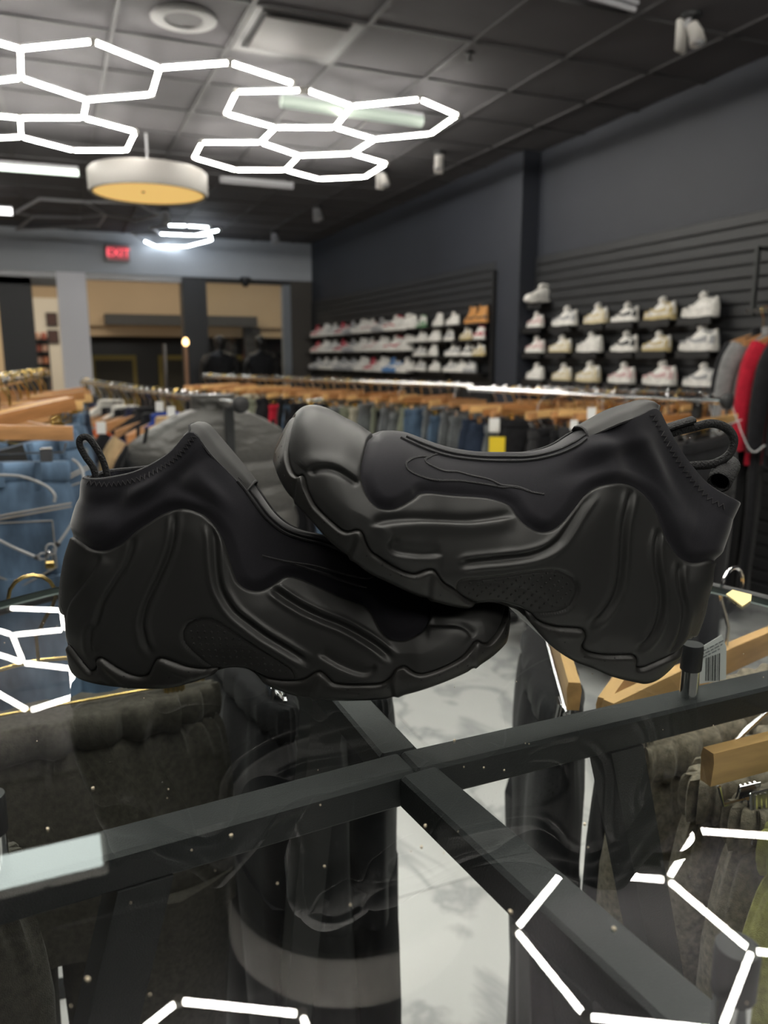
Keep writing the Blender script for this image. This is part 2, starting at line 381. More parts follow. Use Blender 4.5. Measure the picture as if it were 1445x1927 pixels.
n2 = dict(o=(567, 170), p=(445, 173), q=(425, 214), r=(518, 240), s=(490, 268), t=(380, 268), u=(365, 297), v=(443, 320), w=(537, 320), x=(563, 293), y=(630, 240), A=(578, 170), B=(662, 200), D=(790, 187), E=(860, 217), F=(810, 252), G=(705, 262), H=(662, 289), I=(727, 308), J=(687, 333), K=(600, 337))
hexlight('hexagon_light', 'lit honeycomb of white tubes crossing in front of the long pale strip light', n2,
         [tuple(q)+(1,) for q in ('op', 'pq', 'qr', 'rs', 'st', 'tu', 'uv', 'vw', 'wx', 'xs', 'ry', 'AB', 'BD', 'DE', 'EF', 'FG', 'yB', 'yG', 'GH', 'Hx', 'HI', 'IJ', 'JK', 'Kw')], ZL, 1)
n3 = dict(a=(270, 453), b=(292, 463), c=(350, 464), d=(398, 452), e=(395, 441), f=(366, 443), g=(413, 433), h=(300, 440), i=(316, 424), j=(352, 425), k=(394, 428), l=(285, 430), m=(250, 440))
hexlight('hexagon_light', 'small cool white half-lit honeycomb light in front of the grey header', n3,
         [('a', 'b', 2), ('b', 'c', 2), ('c', 'd', 2), ('d', 'e', 2), ('e', 'f', 2), ('f', 'g', 2), ('h', 'f', 2), ('i', 'j', 2), ('j', 'k', 2), ('h', 'l', 0), ('l', 'i', 0), ('a', 'm', 0), ('m', 'h', 0)], ZL, 1)
n4 = dict(a=(30, 400), b=(75, 375), c=(160, 381), d=(200, 404), e=(150, 410), f=(62, 408), g=(185, 426), h=(120, 428), i=(32, 432), j=(215, 381), k=(260, 384), l=(300, 405), m=(255, 415))
hexlight('hexagon_light', 'unlit dark honeycomb light on the ceiling past the round drum lamp', n4,
         [tuple(q)+(0,) for q in ('ab', 'bc', 'cd', 'de', 'ef', 'fa', 'dg', 'gh', 'hi', 'if', 'cj', 'jk', 'kl', 'lm', 'md')], ZL, 0)

# out-of-view hexagon lights, regular lattice: some mirrored in the glass, some added fill
def honey(name, label, cx, cy, cells, a=0.40, lit=1):
    s3 = math.sqrt(3); e = empty(name, (cx, cy, ZC), label, 'ceiling light', 'hexagon tube lights'); seen = {}
    nodes = {}
    for (i, j) in cells:
        hx, hy = i*s3*a + (j % 2)*s3*a/2, j*1.5*a
        V = [(hx+a*math.cos(math.radians(30+60*k)), hy+a*math.sin(math.radians(30+60*k))) for k in range(6)]
        for k in range(6):
            A, B = V[k], V[(k+1) % 6]; key = tuple(sorted([(round(A[0], 2), round(A[1], 2)), (round(B[0], 2), round(B[1], 2))]))
            nodes[key[0]] = A if key[0] == (round(A[0], 2), round(A[1], 2)) else B
            nodes[key[1]] = B if key[1] == (round(B[0], 2), round(B[1], 2)) else A
            if key in seen: continue
            seen[key] = 1
            P, Q = np.array([*A, ZL-ZC]), np.array([*B, ZL-ZC]); d = (Q-P)/np.linalg.norm(Q-P)
            MB().cyl(P+d*.019, Q-d*.019, .010, 10).build('tube', M_tube if lit else M_off, e, True)
    for i, (k, p) in enumerate(nodes.items()):
        MB().lathe([(0.001, -.013), (.017, -.011), (.018, .011), (.006, .018)], 8, (p[0], p[1], ZL-ZC)).build('connector', M_white, e, True)
        if i % 4 == 0: MB().cyl((p[0], p[1], ZL-ZC), (p[0], p[1], 0), .0016, 5).build('hanging_wire', M_chrome, e)
    return e
honey('hexagon_light', 'lit honeycomb of tubes overhead, mirrored in the near right of the glass', 1.71, 1.83, [(0, 0), (1, 0), (0, -1)])
honey('hexagon_light', 'lit honeycomb of tubes overhead, mirrored at the bottom edge of the glass', 0.21, 1.78, [(0, 0), (-1, 0)])
honey('hexagon_light', 'added unseen honeycomb of tubes straight above the glass table, brightening the shoes', 0.35, 0.55, [(0, 0), (0, 1), (1, 0), (-1, 0), (0, -1), (-1, 1), (-1, -1)])  # added cluster, out of view and out of the reflection, lifts light on the shoes
honey('hexagon_light', 'added unseen honeycomb of tubes behind the viewer as fill light', 0.2, -1.7, [(0, 0), (1, 0)])  # added unseen fill that lightens the near sides of the shoes
honey('hexagon_light', 'lit honeycomb of tubes far to the left of the round table', -2.2, 4.6, [(0, 0), (0, 1), (1, 1), (0, 2)])

# drum pendants
def drum(name, label, c, R, h, lit):
    e = empty(name, (c[0], c[1], c[2]), label, 'ceiling light', 'drum lamps')
    MB().lathe([(R*.97, h), (R, h-.015), (R, .02), (R*.985, 0.0), (R*.93, 0.0), (R*.925, .012), (R*.9, .012)], 64).build('drum', mat('drum_paint', (0.175, 0.165, 0.155), 0.6), e, True, 60)
    MB().lathe([(0.002, .004), (R*.5, .006), (R*.925, .010), (R*.925, .02)], 64).build('diffuser', mat('drum_lit', (.6, .45, .2), .4, emit=(1.0, .62, .18), estr=0.46) if lit else mat('drum_unlit', (.03, .03, .035), .3), e, True, 60)
    MB().lathe([(.008, h-.002), (.008, ZC-c[2])], 12).build('mount', M_off, e, True)
    if lit: MB().lathe([(.001, -.008), (.012, -.006), (.014, .004)], 12, (R*-.12, -R*.2, 0)).build('finial', M_chrome, e, True)
    return e
pa, pb = atz(170, 362, 2.70), atz(400, 365, 2.70)
drum('drum_lamp', 'round pale drum ceiling lamp with a glowing amber underside', ((pa[0]+pb[0])/2-.01, 6.62, 2.70), 0.45, 0.17, True)
drum('drum_lamp', 'unlit round drum ceiling lamp overhead, mirrored in the middle of the glass', (0.80, 2.21, 2.72), 0.41, 0.17, False)

# strip lights
def strip(label, p, q, on, r=0.022):
    p, q = np.array(p), np.array(q); c = (p+q)/2; e = empty('strip_light', c, label, 'ceiling light', 'strip lights'); d = (q-p)/np.linalg.norm(q-p)
    MB().box((0, 0, .03), (np.linalg.norm(q-p), .05, .03), rz=math.atan2(d[1], d[0])).build('housing', M_off, e)
    MB().cyl(p-c, q-c, r, 12).build('tube', on, e, True)
    MB().cyl((0, 0, .03), (0, 0, ZC-c[2]), .004, 6).build('hanging_rod', M_chrome, e)
M_strip = mat('strip_glow', (.8, .85, .8), .5, emit=(.80, .92, .80), estr=1.5)
M_strip2 = mat('strip_dim', (.16, .18, .16), .5, emit=(.75, .9, .75), estr=0.22)
strip('greenish white strip light left of the amber drum lamp', (-0.9, 7.30, 2.95), (0.31, 7.25, 2.95), M_strip, .028)
strip('short end of a white strip light left of the unlit honeycomb', (-1.2, 9.35, 2.95), (-0.28, 9.35, 2.95), mat('strip_white', (.8, .8, .8), .5, emit=(1, .97, .95), estr=2.5), .04)
strip('long pale strip light seen through the lit honeycomb nearest the right wall', (1.46, 5.15, 3.05), (2.47, 5.20, 3.05), M_strip2, .04)
strip('unlit thin strip light beyond the amber drum lamp', (1.55, 7.6, 3.05), (2.25, 7.6, 3.05), M_off, .012)
strip('unlit grey strip on the ceiling near the top edge, beside the spotlight', tuple(atz(1110, -6, 3.12)), tuple(atz(1195, 18, 3.12)), M_off, .012)
# fluorescent troffer whose reflection lies at the left of the glass
tf = empty('ceiling_panel_light', (-0.60, 3.27, ZC-.02), 'lit white ceiling panel overhead, mirrored at the left of the glass', 'ceiling light')
MB().box((0, 0, 0.004), (1.30, .27, .03)).build('frame', M_white, tf)
MB().box((0, 0, -.014), (1.26, .23, .008)).build('diffuser', mat('panel_glow', (.8, .85, .82), .5, emit=(.85, .97, .92), estr=3.6), tf)

# vent, ring speaker, spots, sprinkler
vt = empty('air_vent', (1.335, 4.40, ZC), 'square pale ceiling air vent with a dark slot along one side', 'air vent')
MB().box((0, 0, -.005), (0.58, .58, .012)).build('frame', mat('vent_frame', (.075, .071, .075), .6), vt)
MB().box((-.01, -.03, -.013), (0.47, .49, .008)).build('dark_gap', M_slatback, vt)
MB().box((0, -.03, -.024), (0.44, .42, .012), bev=.004).build('panel', mat('vent_plate', (.095, .087, .088), .7), vt)
rg = empty('ceiling_speaker', (0.745, 4.40, ZC), 'round grey ceiling speaker with a pale ring', 'speaker')
MB().loft([[(r*math.cos(2*math.pi*k/40), r*math.sin(2*math.pi*k/40), z) for k in range(40)] for r, z in ((.165, 0), (.165, -.010), (.155, -.016), (.100, -.016), (.095, -.004))], False).build('ring', mat('speaker_ring', (.12, .116, .116), .6), rg, True, 50)
MB().lathe([(.001, -.008), (.097, -.007), (.097, 0)], 40).build('grille', mat('speaker_grille', (.06, .057, .06), .8), rg)
def spot(label, px, zr=0, white=True):
    p = atz(*px, ZC); e = empty('spotlight', p, label, 'spotlight', 'ceiling spotlights', zr)
    MB().lathe([(.05, 0), (.05, -.018), (.015, -.02)], 20).build('mount', M_black, e, True)
    MB().box((0, .045, -.09), (.075, .03, .15), bev=.006).build('body', M_white if white else M_off, e)
    MB().cyl((0, 0, -.01), (0, .03, -.05), .012, 8).build('arm', M_off, e, True)
    MB().tube([(0, -.01, -.055), (0, -.035, -.10), (0, -.05, -.15)], [.03, .036, .04], 16).build('lamp_head', M_off if not white else M_white, e, True)
    MB().lathe([(.001, 0), (.03, 0.002), (.034, .01)], 14, (0, -.05, -.155)).build('lens', mat('lens', (.7, .72, .75), .1, .3), e, True)
spot('white ceiling spotlight at the upper right, nearest the camera', (1300, 26), .3)
spot('small white spotlight next to the right end of the honeycomb light, by the wall', (826, 285), -.5)
spot('small white spotlight just below the lit honeycomb corner', (720, 318), .2)
spot('small unlit spotlight on the far ceiling before the grey header, right side', (518, 436), .2, False)
spot('small grey spotlight on the dim ceiling between wall and header', (598, 388), .1, False)
spot('small dark spotlight on the ceiling right under the amber drum lamp', (312, 394), .1, False)
sp = empty('sprinkler', atz(883, 100, ZC), 'dark fire sprinkler head between two ceiling tiles', 'sprinkler')
MB().lathe([(.03, 0), (.028, -.006), (.008, -.008), (.008, -.035), (.014, -.036)], 12).build('stem', M_black, sp, True)
MB().lathe([(.001, -.046), (.025, -.044), (.025, -.040)], 12).build('deflector', M_black, sp)
cm = empty('ceiling_camera', atz(456, 533, 2.54), 'small dark dome camera under the header above the mannequins', 'camera'); cm.location = (2.72, YE-.02, 2.54)
MB().lathe([(.06, .06), (.06, .02), (.05, -.03), (.02, -.06)], 16).build('dome', M_void, cm, True)
MB().box((0, 0, .07), (.14, .1, .02)).build('mount', M_dkcol, cm)

# ------------------------------------------------------------------ clothes, hangers, racks
def cloth(name, col, rough=.85, fine=500, var=.18, vs=30, bump=.25, sheen=.10, stretch=None):
    return mat(name, col, rough, 0, bump=bump, bscale=fine, var=var, vscale=vs, spec=.2, sheen=sheen, stretch=stretch)
M_pblack = cloth('black_cloth', (0.012, 0.012, 0.014), var=.3)
M_pchar = cloth('charcoal_cloth', (0.035, 0.035, 0.037))
M_denim = cloth('blue_denim', (0.085, 0.135, 0.205), var=.62, vs=7, stretch=(2.5, 1, 1))
M_denimd = cloth('dark_denim', (0.022, 0.032, 0.055), var=.35, vs=12)
M_denimg = cloth('grey_denim', (0.14, 0.15, 0.155), var=.4, vs=12)
M_cream = cloth('cream_cloth', (0.42, 0.39, 0.30))
M_sage = cloth('sage_cloth', (0.20, 0.215, 0.16))
M_red = cloth('red_cloth', (0.42, 0.012, 0.03))
M_blue = cloth('blue_cloth', (0.015, 0.045, 0.25))
M_beige = cloth('beige_cloth', (0.50, 0.36, 0.20))
M_orange = cloth('orange_cloth', (0.62, 0.12, 0.02))
M_greyc = cloth('grey_cloth', (0.22, 0.22, 0.22))
M_whitec = cloth('white_cloth', (0.6, 0.58, 0.53))
M_navyc = cloth('navy_cloth', (0.02, 0.022, 0.05))
M_fleece = cloth('olive_brown_fleece', (0.27, 0.235, 0.178), fine=900, var=.38, vs=160, bump=.6)
M_fleeced = cloth('dark_olive_fleece', (0.066, 0.060, 0.048), fine=900, var=.3, vs=160, bump=.6)
M_olive = cloth('yellow_green_fleece', (0.46, 0.44, 0.15), fine=900, var=.22, vs=160, bump=.5)
M_puff = mat('puffer_nylon', (0.085, 0.083, 0.078), .45, bump=1.0, bscale=16, var=.08, vscale=5, stretch=(1, 1, 2.2))
M_puff.node_tree.nodes['Bump'].inputs['Distance'].default_value = .012
M_thread = mat('denim_thread', (0.26, 0.235, 0.20), .8)
M_label = mat('black_patch', (0.01, 0.01, 0.01), .7)

def ring_se(cx, cy, z, hw, ht, n=20, p=2.6, fold=0.0, ph=0.0, k=5):
    out = []
    for i in range(n):
        t = 2*math.pi*i/n; c, s_ = math.cos(t), math.sin(t)
        x = hw*math.copysign(abs(c)**(2/p), c); y = ht*math.copysign(abs(s_)**(2/p), s_)
        if k > 9:                                           # elastic gathers run right round the ring
            f = fold*.5*(math.sin(26*t+ph)+.5*math.sin(43*t+2*ph)); out.append((cx+x+f*c, cy+y+f*s_*1.6, z)); continue
        f = fold*math.sin(k*x/hw*2.2+ph) + fold*.5*math.sin(k*1.7*x/hw*2.2+ph*2+z*9)
        out.append((cx+x, cy+y+f, z))
    return out

def pants_meshes(w=.38, t=.045, L=.95, seed=0, gather=0.0, n=22):
    """waistband, body (hips and two legs); top centre of the waistband at the origin"""
    r = random.Random(seed); ph = r.uniform(0, 6); b = MB(); wb = MB()
    hw = w/2
    wbR = []
    for z, u in ((0.0, .78), (-.003, .95), (-.010, 1.06), (-.020, 1.10), (-.030, 1.06), (-.038, .92), (-.042, .76)):
        wbR.append(ring_se(0, 0, z, hw*(.95+.05*u), t*.5*u, n, 2.2, gather, ph, 12))
    wb.loft(wbR)
    R = []
    for i, z in enumerate((-.038, -.044, -.055, -.075, -.10, -.14, -.19, -.24, -.285)):
        k_ = min(1, i/5); q = hw*(.96+.14*k_); ga = gather*max(0, 1-i/5)
        ra, rb = ring_se(.006*math.sin(ph+z*8), 0, z, q, t*(.40+.24*k_), n, 2.3, .004, ph, 4), ring_se(0, 0, z, q, t*.5, n, 2.3, ga, ph, 12)
        rc = ring_se(0, 0, z, q, t*.5, n, 2.3, 0)
        R.append([(a_[0]+b_[0]-c_[0], a_[1]+b_[1]-c_[1], a_[2]) for a_, b_, c_ in zip(ra, rb, rc)])
    b.loft(R)
    for s in (-1, 1):
        R = []
        for i, z in enumerate(np.linspace(-.24, -L, 8)):
            k = i/7; q = hw*(.55-.20*k); R.append(ring_se(s*(hw*.55-.02*k)+.008*math.sin(ph+z*6), .006*math.sin(z*7+ph), z, q, t*(.62-.1*k), 14, 2.2, .005, ph+s, 3))
        b.loft(R)
    return wb, b

def top_meshes(w=.50, t=.09, L=.66, seed=0, sleeve=True, puff=0.0, n=24):
    r = random.Random(seed); ph = r.uniform(0, 6); b = MB(); sl = []
    R = []
    zs = [0.03, 0.0, -.018, -.045, -.08, -.12] + list(np.linspace(-.16, -L, 64 if puff else 8))
    for z in zs:
        if z > -.001: q = .075; tt = t*.5
        elif z > -.13: k = (-z/.12); q = .075+(w*.5-.075)*min(1, k**.8); tt = t*(.5+.15*k)
        else: q = w*.5*(1+.04*math.sin(z*5+ph)); tt = t*.65
        if puff: pz = math.sqrt(abs(math.sin(math.pi*(z/.105)))); q += puff*.5*(pz-.4); tt += puff*(pz-.4)
        R.append(ring_se(0, 0, z, q, tt, n, 2.3, .006, ph, 3))
    b.loft(R)
    if sleeve:
        for s in (-1, 1):
            P = catmull([(s*w*.44, 0, -.075), (s*(w*.5+.03), .005, -.17), (s*(w*.5+.055), .012, -.36), (s*(w*.5+.05), .02, -.60)], 4)
            m = MB().tube(P, np.linspace(.062, .04, len(P)), 12, flat=.8, up=(0, 1, 0)); sl.append(m)
    return b, sl

def pant_hanger(metal, wood=M_wood, half=.20, clips=True, detail=False, nobar=False, hr=.0032):
    """root at the rail contact; hook, wooden bar, rod, two clips"""
    e = empty('pant_hanger', (0, 0, 0), 'x', 'hanger')
    P = [(-.023*math.cos(a), 0, -.009+.023*math.sin(a)) for a in np.linspace(math.pi*1.12, -.6, 11)][::1]
    P = [(-p[0], 0, p[2]) for p in P]; P = [(-p[0], 0, p[2]) for p in P] + [(-.010, 0, -.036), (0, 0, -.055), (0, 0, -.085)]
    MB().tube(P, hr, 6, up=(0, 1, 0)).build('hook', metal, e, True)
    bar = MB()
    if nobar: bar.tube(catmull([(-half*.93, 0, -.137), (-half*.5, 0, -.10), (0, 0, -.082), (half*.5, 0, -.10), (half*.93, 0, -.137)], 4), .0024, 8)
    X = [] if nobar else np.linspace(-half, half, 9)
    if not nobar: bar.loft([[(x, -.006, -.078-.004*(x/half)**2), (x, .006, -.078-.004*(x/half)**2), (x, .0075, -.086-.004*(x/half)**2), (x, .006, -.108-.004*(x/half)**2), (x, -.006, -.108-.004*(x/half)**2), (x, -.0075, -.086-.004*(x/half)**2)] for x in X])
    bar.build('bar' if not nobar else 'wire_bar', metal if nobar else wood, e, True, 30)
    MB().tube([(-half*.93, 0, -.118), (-half*.9, 0, -.137), (half*.9, 0, -.137), (half*.93, 0, -.118)], .0018, 6).build('rod', metal, e, True)
    for s in (-1, 1):
        c = MB(); x = s*half*.74
        for q in (-1, 1):
            Mx = Matrix.Rotation(q*.16, 3, 'X')
            c.box((x, q*.009, -.150), (.024, .0022, .046), bev=.0007, M=Mx)
            if detail:
                for k in range(4): c.box((x-.008+.0053*k, q*.0105, -.141), (.002, .002, .026), M=Mx)
        c.cyl((x-.011, 0, -.139), (x+.011, 0, -.139), .0042, 8)
        c.build('clip', metal, e)
    return e

def pants(mt, w=.38, t=.045, L=.95, seed=0, gather=0.0, extras=None, mtw=None, **kw):
    e = empty('pants', (0, 0, 0), 'x', 'trousers')
    wb, b = pants_meshes(w, t, L, seed, gather, **kw)
    wb.build('waistband', mtw or mt, e, True, 60); b.build('legs', mt, e, True, 60)
    if extras == 'jeans':
        for s in (-1, 1):
            p = MB(); x0 = s*w*.24
            Q = [(x0-.065, -.12), (x0+.065, -.12), (x0+.068, -.22), (x0, -.255), (x0-.068, -.22)]
            p.prism(Q, -t*.66-.002, -t*.5); bp_ = p.build('back_pocket', mt, e)
            st = MB()
            for a_, b_ in zip(Q, Q[1:]+Q[:1]): st.tube([(a_[0], -t*.66-.003, a_[1]), (b_[0], -t*.66-.003, b_[1])], .0011, 5)
            st.build('pocket_stitching', M_thread, bp_)
        y = MB(); y.tube([(x, -t*.60-.004, -.085-.03*(1-abs(x)/(w*.5))) for x in np.linspace(-w*.5, w*.5, 9)], .0018, 5); y.tube([(x, -t*.60-.004, -.092-.03*(1-abs(x)/(w*.5))) for x in np.linspace(-w*.5, w*.5, 9)], .0018, 5)
        y.build('yoke_stitching', M_thread, e)
        MB().box((0.02, -t*.5-.004, -.02), (.07, .004, .05)).build('patch', M_label, e)
        for x in (-.14, -.07, .07, .14): MB().box((x, -t*.5-.004, -.022), (.012, .004, .05)).build('belt_loop', mt, e)
    return e

def topgarment(mt, w=.50, t=.085, L=.66, seed=0, sleeve=True, sleeve_m=None):
    e = empty('jacket', (0, 0, 0), 'x', 'clothing')
    b, sl = top_meshes(w, t, L, seed, sleeve)
    b.build('body', mt, e, True, 60)
    for m in sl: m.build('sleeve', sleeve_m or mt, e, True, 60)
    MB().tube([(.062*math.cos(a), .040*math.sin(a), .028) for a in np.linspace(0, 2*math.pi, 14, endpoint=False)], .008, 6, closed=True).build('collar', mt, e, True)
    return e

def shirt_hanger(metal, wood=M_wood, hr=.0032):
    e = empty('coat_hanger', (0, 0, 0), 'x', 'hanger')
    P = [(-.023*math.cos(a), 0, -.009+.023*math.sin(a)) for a in np.linspace(math.pi*1.12, -.6, 11)] + [(-.010, 0, -.036), (0, 0, -.055), (0, 0, -.135)]
    MB().tube(P, hr, 6, up=(0, 1, 0)).build('hook', metal, e, True)
    X = np.linspace(-.20, .20, 9)
    MB().loft([[(x, -.007, -.125-.05*(abs(x)/.2)**1.4), (x, .007, -.125-.05*(abs(x)/.2)**1.4), (x, .007, -.16-.05*(abs(x)/.2)**1.4), (x, -.007, -.16-.05*(abs(x)/.2)**1.4)] for x in X]).build('shoulders', wood, e, True, 40)
    return e

def garment_rack(label, p0, p1, z, cap0=True, cap1=True, double=False, post_m=M_black, rail_m=M_chrome):
    p0, p1 = np.array([*p0, 0.0]), np.array([*p1, 0.0]); d = p1-p0; L = np.linalg.norm(d); d /= L; n = np.array([-d[1], d[0], 0])
    e = empty('clothes_rack', (p0+p1)/2, label, 'clothes rack'); o = (p0+p1)/2
    Z = np.array([0, 0, 1.0])
    for k in ([-.04, .04] if double else [0]):
        MB().cyl(p0-o+n*k+Z*(z-.012), p1-o+n*k+Z*(z-.012), .0125, 12).build('rail', rail_m, e, True)
    for q, u in ((p0, 1), (p1, -1)):
        b = q-o+d*u*.12
        MB().box(b+Z*(z*.5-.012), (.028, .028, z-.03), rz=math.atan2(d[1], d[0])).build('post', post_m, e)
        MB().box(b+Z*.02, (.03, .5, .03), rz=math.atan2(d[1], d[0])).build('foot', post_m, e)
        for s in (-1, 1): MB().cyl(b+n*s*.22+Z*.0, b+n*s*.22+Z*.012, .018, 10).build('caster', M_rubber, e)
    for q, u, on in ((p0, -1, cap0), (p1, 1, cap1)):
        if on:
            c = q-o+Z*(z-.012)
            MB().tube([c+d*u*x for x in (-.012, .0, .012, .020)], [.026, .032, .030, .012], 16).build('end_cap', M_rubber, e, True, 60)
    return e, d

def fill(protoH, protoG, p0, p1, z, drop, specs, hl, gl, ghang, ggarm, ztilt=0.0):
    """hang one hanger and one garment per spec = (t along rail, garment prototype index, yaw jitter)"""
    p0, p1 = np.array(p0, float), np.array(p1, float); d = (p1-p0)/np.linalg.norm(p1-p0); base = math.atan2(d[1], d[0])+math.pi/2
    for i, (t, gi, j) in enumerate(specs):
        p = p0+(p1-p0)*t; hz = z
        h = protoH[i % len(protoH)]; rz = base+j
        oh = dup(h, (p[0], p[1], hz), rz, hl % nth(i), ghang)
        g, word = protoG[gi]
        og = dup(g, (p[0], p[1], hz-drop), rz, gl % (word, nth(i)), ggarm)
        if ztilt:
            tl = rnd.uniform(-ztilt, ztilt); oh.rotation_euler.y = tl; k = rnd.uniform(.88, 1.22); oh.scale = (1, 1, k)
            c, s_ = math.cos(rz), math.sin(rz); dx = -drop*k*math.sin(tl)
            og.location = (p[0]+dx*c, p[1]+dx*s_, hz-drop*k*math.cos(tl)); og.rotation_euler.y = tl*.8
        setmat(oh, 'bar', WOODS[i*7 % 3])

WOODS = [M_wood, mat('hanger_wood_pale', (0.66, 0.40, 0.16), 0.42, 0, var=0.2, vscale=14, stretch=(1, 6, 6), coat=.2), mat('hanger_wood_dark', (0.36, 0.16, 0.055), 0.42, 0, var=0.2, vscale=14, stretch=(1, 6, 6), coat=.2)]
PROTO = []
def keep(o): PROTO.append(o); return o
H1 = keep(pant_hanger(M_chrome)); H2 = keep(pant_hanger(M_brass)); T1 = keep(shirt_hanger(M_chrome)); T2 = keep(shirt_hanger(M_brass))
Gp = {}
for i, (k, m_, wd_) in enumerate([('black', M_pblack, 'black'), ('char', M_pchar, 'charcoal'), ('denim', M_denim, 'blue denim'), ('dden', M_denimd, 'dark blue denim'), ('gden', M_denimg, 'grey denim'), ('cream', M_cream, 'cream'), ('sage', M_sage, 'sage green'), ('red', M_red, 'red')]):
    Gp[k] = (keep(pants(m_, .39, .05, .96, i+3)), wd_)
Gt = {}
for i, (k, m_, sm_, wd_) in enumerate([('black', M_pblack, None, 'black'), ('char', M_pchar, None, 'charcoal'), ('red', M_red, M_red, 'red'), ('blue', M_blue, M_blue, 'royal blue'), ('beige', M_beige, M_beige, 'beige'), ('orange', M_pblack, M_orange, 'black, orange-sleeved'), ('white', M_whitec, None, 'cream white'), ('grey', M_greyc, None, 'grey'), ('navy', M_navyc, None, 'navy')]):
    Gt[k] = (keep(topgarment(m_, .48, .075, .68, i+20, True, sm_)), wd_)

# right rack: black H-rack with a chrome rail and black end caps
a0, a1 = atz(893, 728, 1.30)[:2], atz(1368, 749, 1.30)[:2]
garment_rack('black clothes rack with chrome rails and a black end cap, nearest on the right', a0, a1, 1.30, False, True, True)
sp_ = []; ks = ['black', 'char', 'black', 'black', 'dden', 'black', 'char', 'black', 'black', 'gden']
for i in range(20): sp_.append((0.12+.84*(i+rnd.uniform(-.35, .35))/19, 0, rnd.uniform(-.3, .3)))
G_ = [Gp['black'], Gp['char'], Gp['gden'], Gp['dden']]
sp_ = [(t, (3 if i < 2 else 2 if i < 4 else [0, 0, 1, 0][i % 4]), j) for i, (t, _, j) in enumerate(sp_)]
fill([H1, H1, H2], G_, a0, a1, 1.30, .155, sp_, 'wooden trouser hanger on the near right rack, %s from its far end', '%s trousers on the near right rack, %s from its far end', 'hangers on the near right rack', 'trousers on the near right rack', .07)
# long middle rack further back
b0, b1 = atz(384, 706, 1.30)[:2], atz(892, 723, 1.30)[:2]
garment_rack('long chrome clothes rack at the far middle of the shop full of trousers', b0, b1, 1.30, True, False, False)
G_ = [Gp[k] for k in ('black', 'char', 'cream', 'sage', 'denim', 'dden', 'gden', 'red')]
pat = [0, 1, 0, 0, 1, 0, 0, 6, 2, 3, 2, 2, 3, 2, 0, 0, 7, 0, 0, 4, 0, 0, 5, 4, 0, 1, 6, 3, 2, 6, 3, 0, 6, 6, 3, 4, 6, 4, 6, 6]
pat = [p if p < 6 else {6: 6, 7: 7}[p] for p in pat]
sp_ = [(0.01+.98*i/39, pat[i], rnd.uniform(-.28, .28)) for i in range(40)]
fill([H1, H2, H1], G_, b0, b1, 1.30, .155, sp_, 'wooden trouser hanger on the long middle rack, %s from its far end', '%s trousers on the long middle rack, %s from its far end', 'hangers on the long middle rack', 'trousers on the long middle rack', .07)
# a rack further right, behind the near one
c0, c1 = atz(1010, 727, 1.27)[:2], atz(1445, 738, 1.27)[:2]
garment_rack('chrome clothes rack between the near right rack and the sneaker wall', c0, c1, 1.27, False, False, False)
G_ = [Gp['black'], Gp['char'], Gp['dden']]
sp_ = [(0.02+.96*i/21, [0, 0, 1, 0, 2][i % 5], rnd.uniform(-.3, .3)) for i in range(22)]
fill([H1, H1, H2], G_, c0, c1, 1.27, .155, sp_, 'wooden trouser hanger on the rack before the sneaker wall, %s from its far end', '%s trousers on the rack before the sneaker wall, %s from its far end', 'hangers on the rack before the sneaker wall', 'trousers on the rack before the sneaker wall', .07)
# left middle rack of tops with a puffer vest at its near end
d0, d1 = atz(155, 716, 1.30)[:2], atz(452, 755, 1.30)[:2]
garment_rack('chrome clothes rack of jackets at the left with a round black end cap', d0, d1, 1.30, False, True, False)
G_ = [Gt[k] for k in ('black', 'char', 'red', 'blue', 'beige', 'orange', 'white', 'grey', 'navy')]
pat = [8, 0, 6, 1, 0, 8, 7, 6, 0, 1, 6, 0, 0, 8, 0, 5, 0, 3, 4, 2, 0, 0]
sp_ = [(0.02+.80*i/21, pat[i], rnd.uniform(-.16, .16)) for i in range(22)]
fill([T1, T2, T1], G_, d0, d1, 1.30, .135, sp_, 'wooden coat hanger on the left jacket rack, %s from its far end', '%s jacket on the left jacket rack, %s from its far end', 'hangers on the left jacket rack', 'jackets on the left jacket rack', .07)
pd = (d1-d0)/np.linalg.norm(d1-d0); pv = d0+(d1-d0)*.90
rzv = math.atan2(pd[1], pd[0])+math.pi/2
dup(T1, (*pv, 1.30), rzv, 'wooden coat hanger holding the charcoal puffer vest', 'hangers on the left jacket rack')
pve = empty('puffer_vest', (*pv, 1.262), 'big charcoal quilted puffer vest with a black zip, near end of the jacket rack', 'vest', None, rzv)
pb_, _ = top_meshes(.64, .13, .72, 5, False, puff=.030)
pb_.build('body', M_puff, pve, True, 60)
MB().box((0.03, -.0905, -.34), (.026, .016, .66)).build('zip', M_pblack, pve)
MB().loft([ring_se(0, 0, z, .085, .062, 18, 2.2) for z in (-.005, .015, .04, .05)]).build('collar', M_puff, pve, True)
for s in (-1, 1): MB().tube(catmull([(s*.27, .06, -.06), (s*.285, .04, -.16), (s*.29, 0, -.24), (s*.285, -.04, -.16), (s*.27, -.06, -.06)], 4), .007, 6).build('armhole_binding', M_pblack, pve, True)

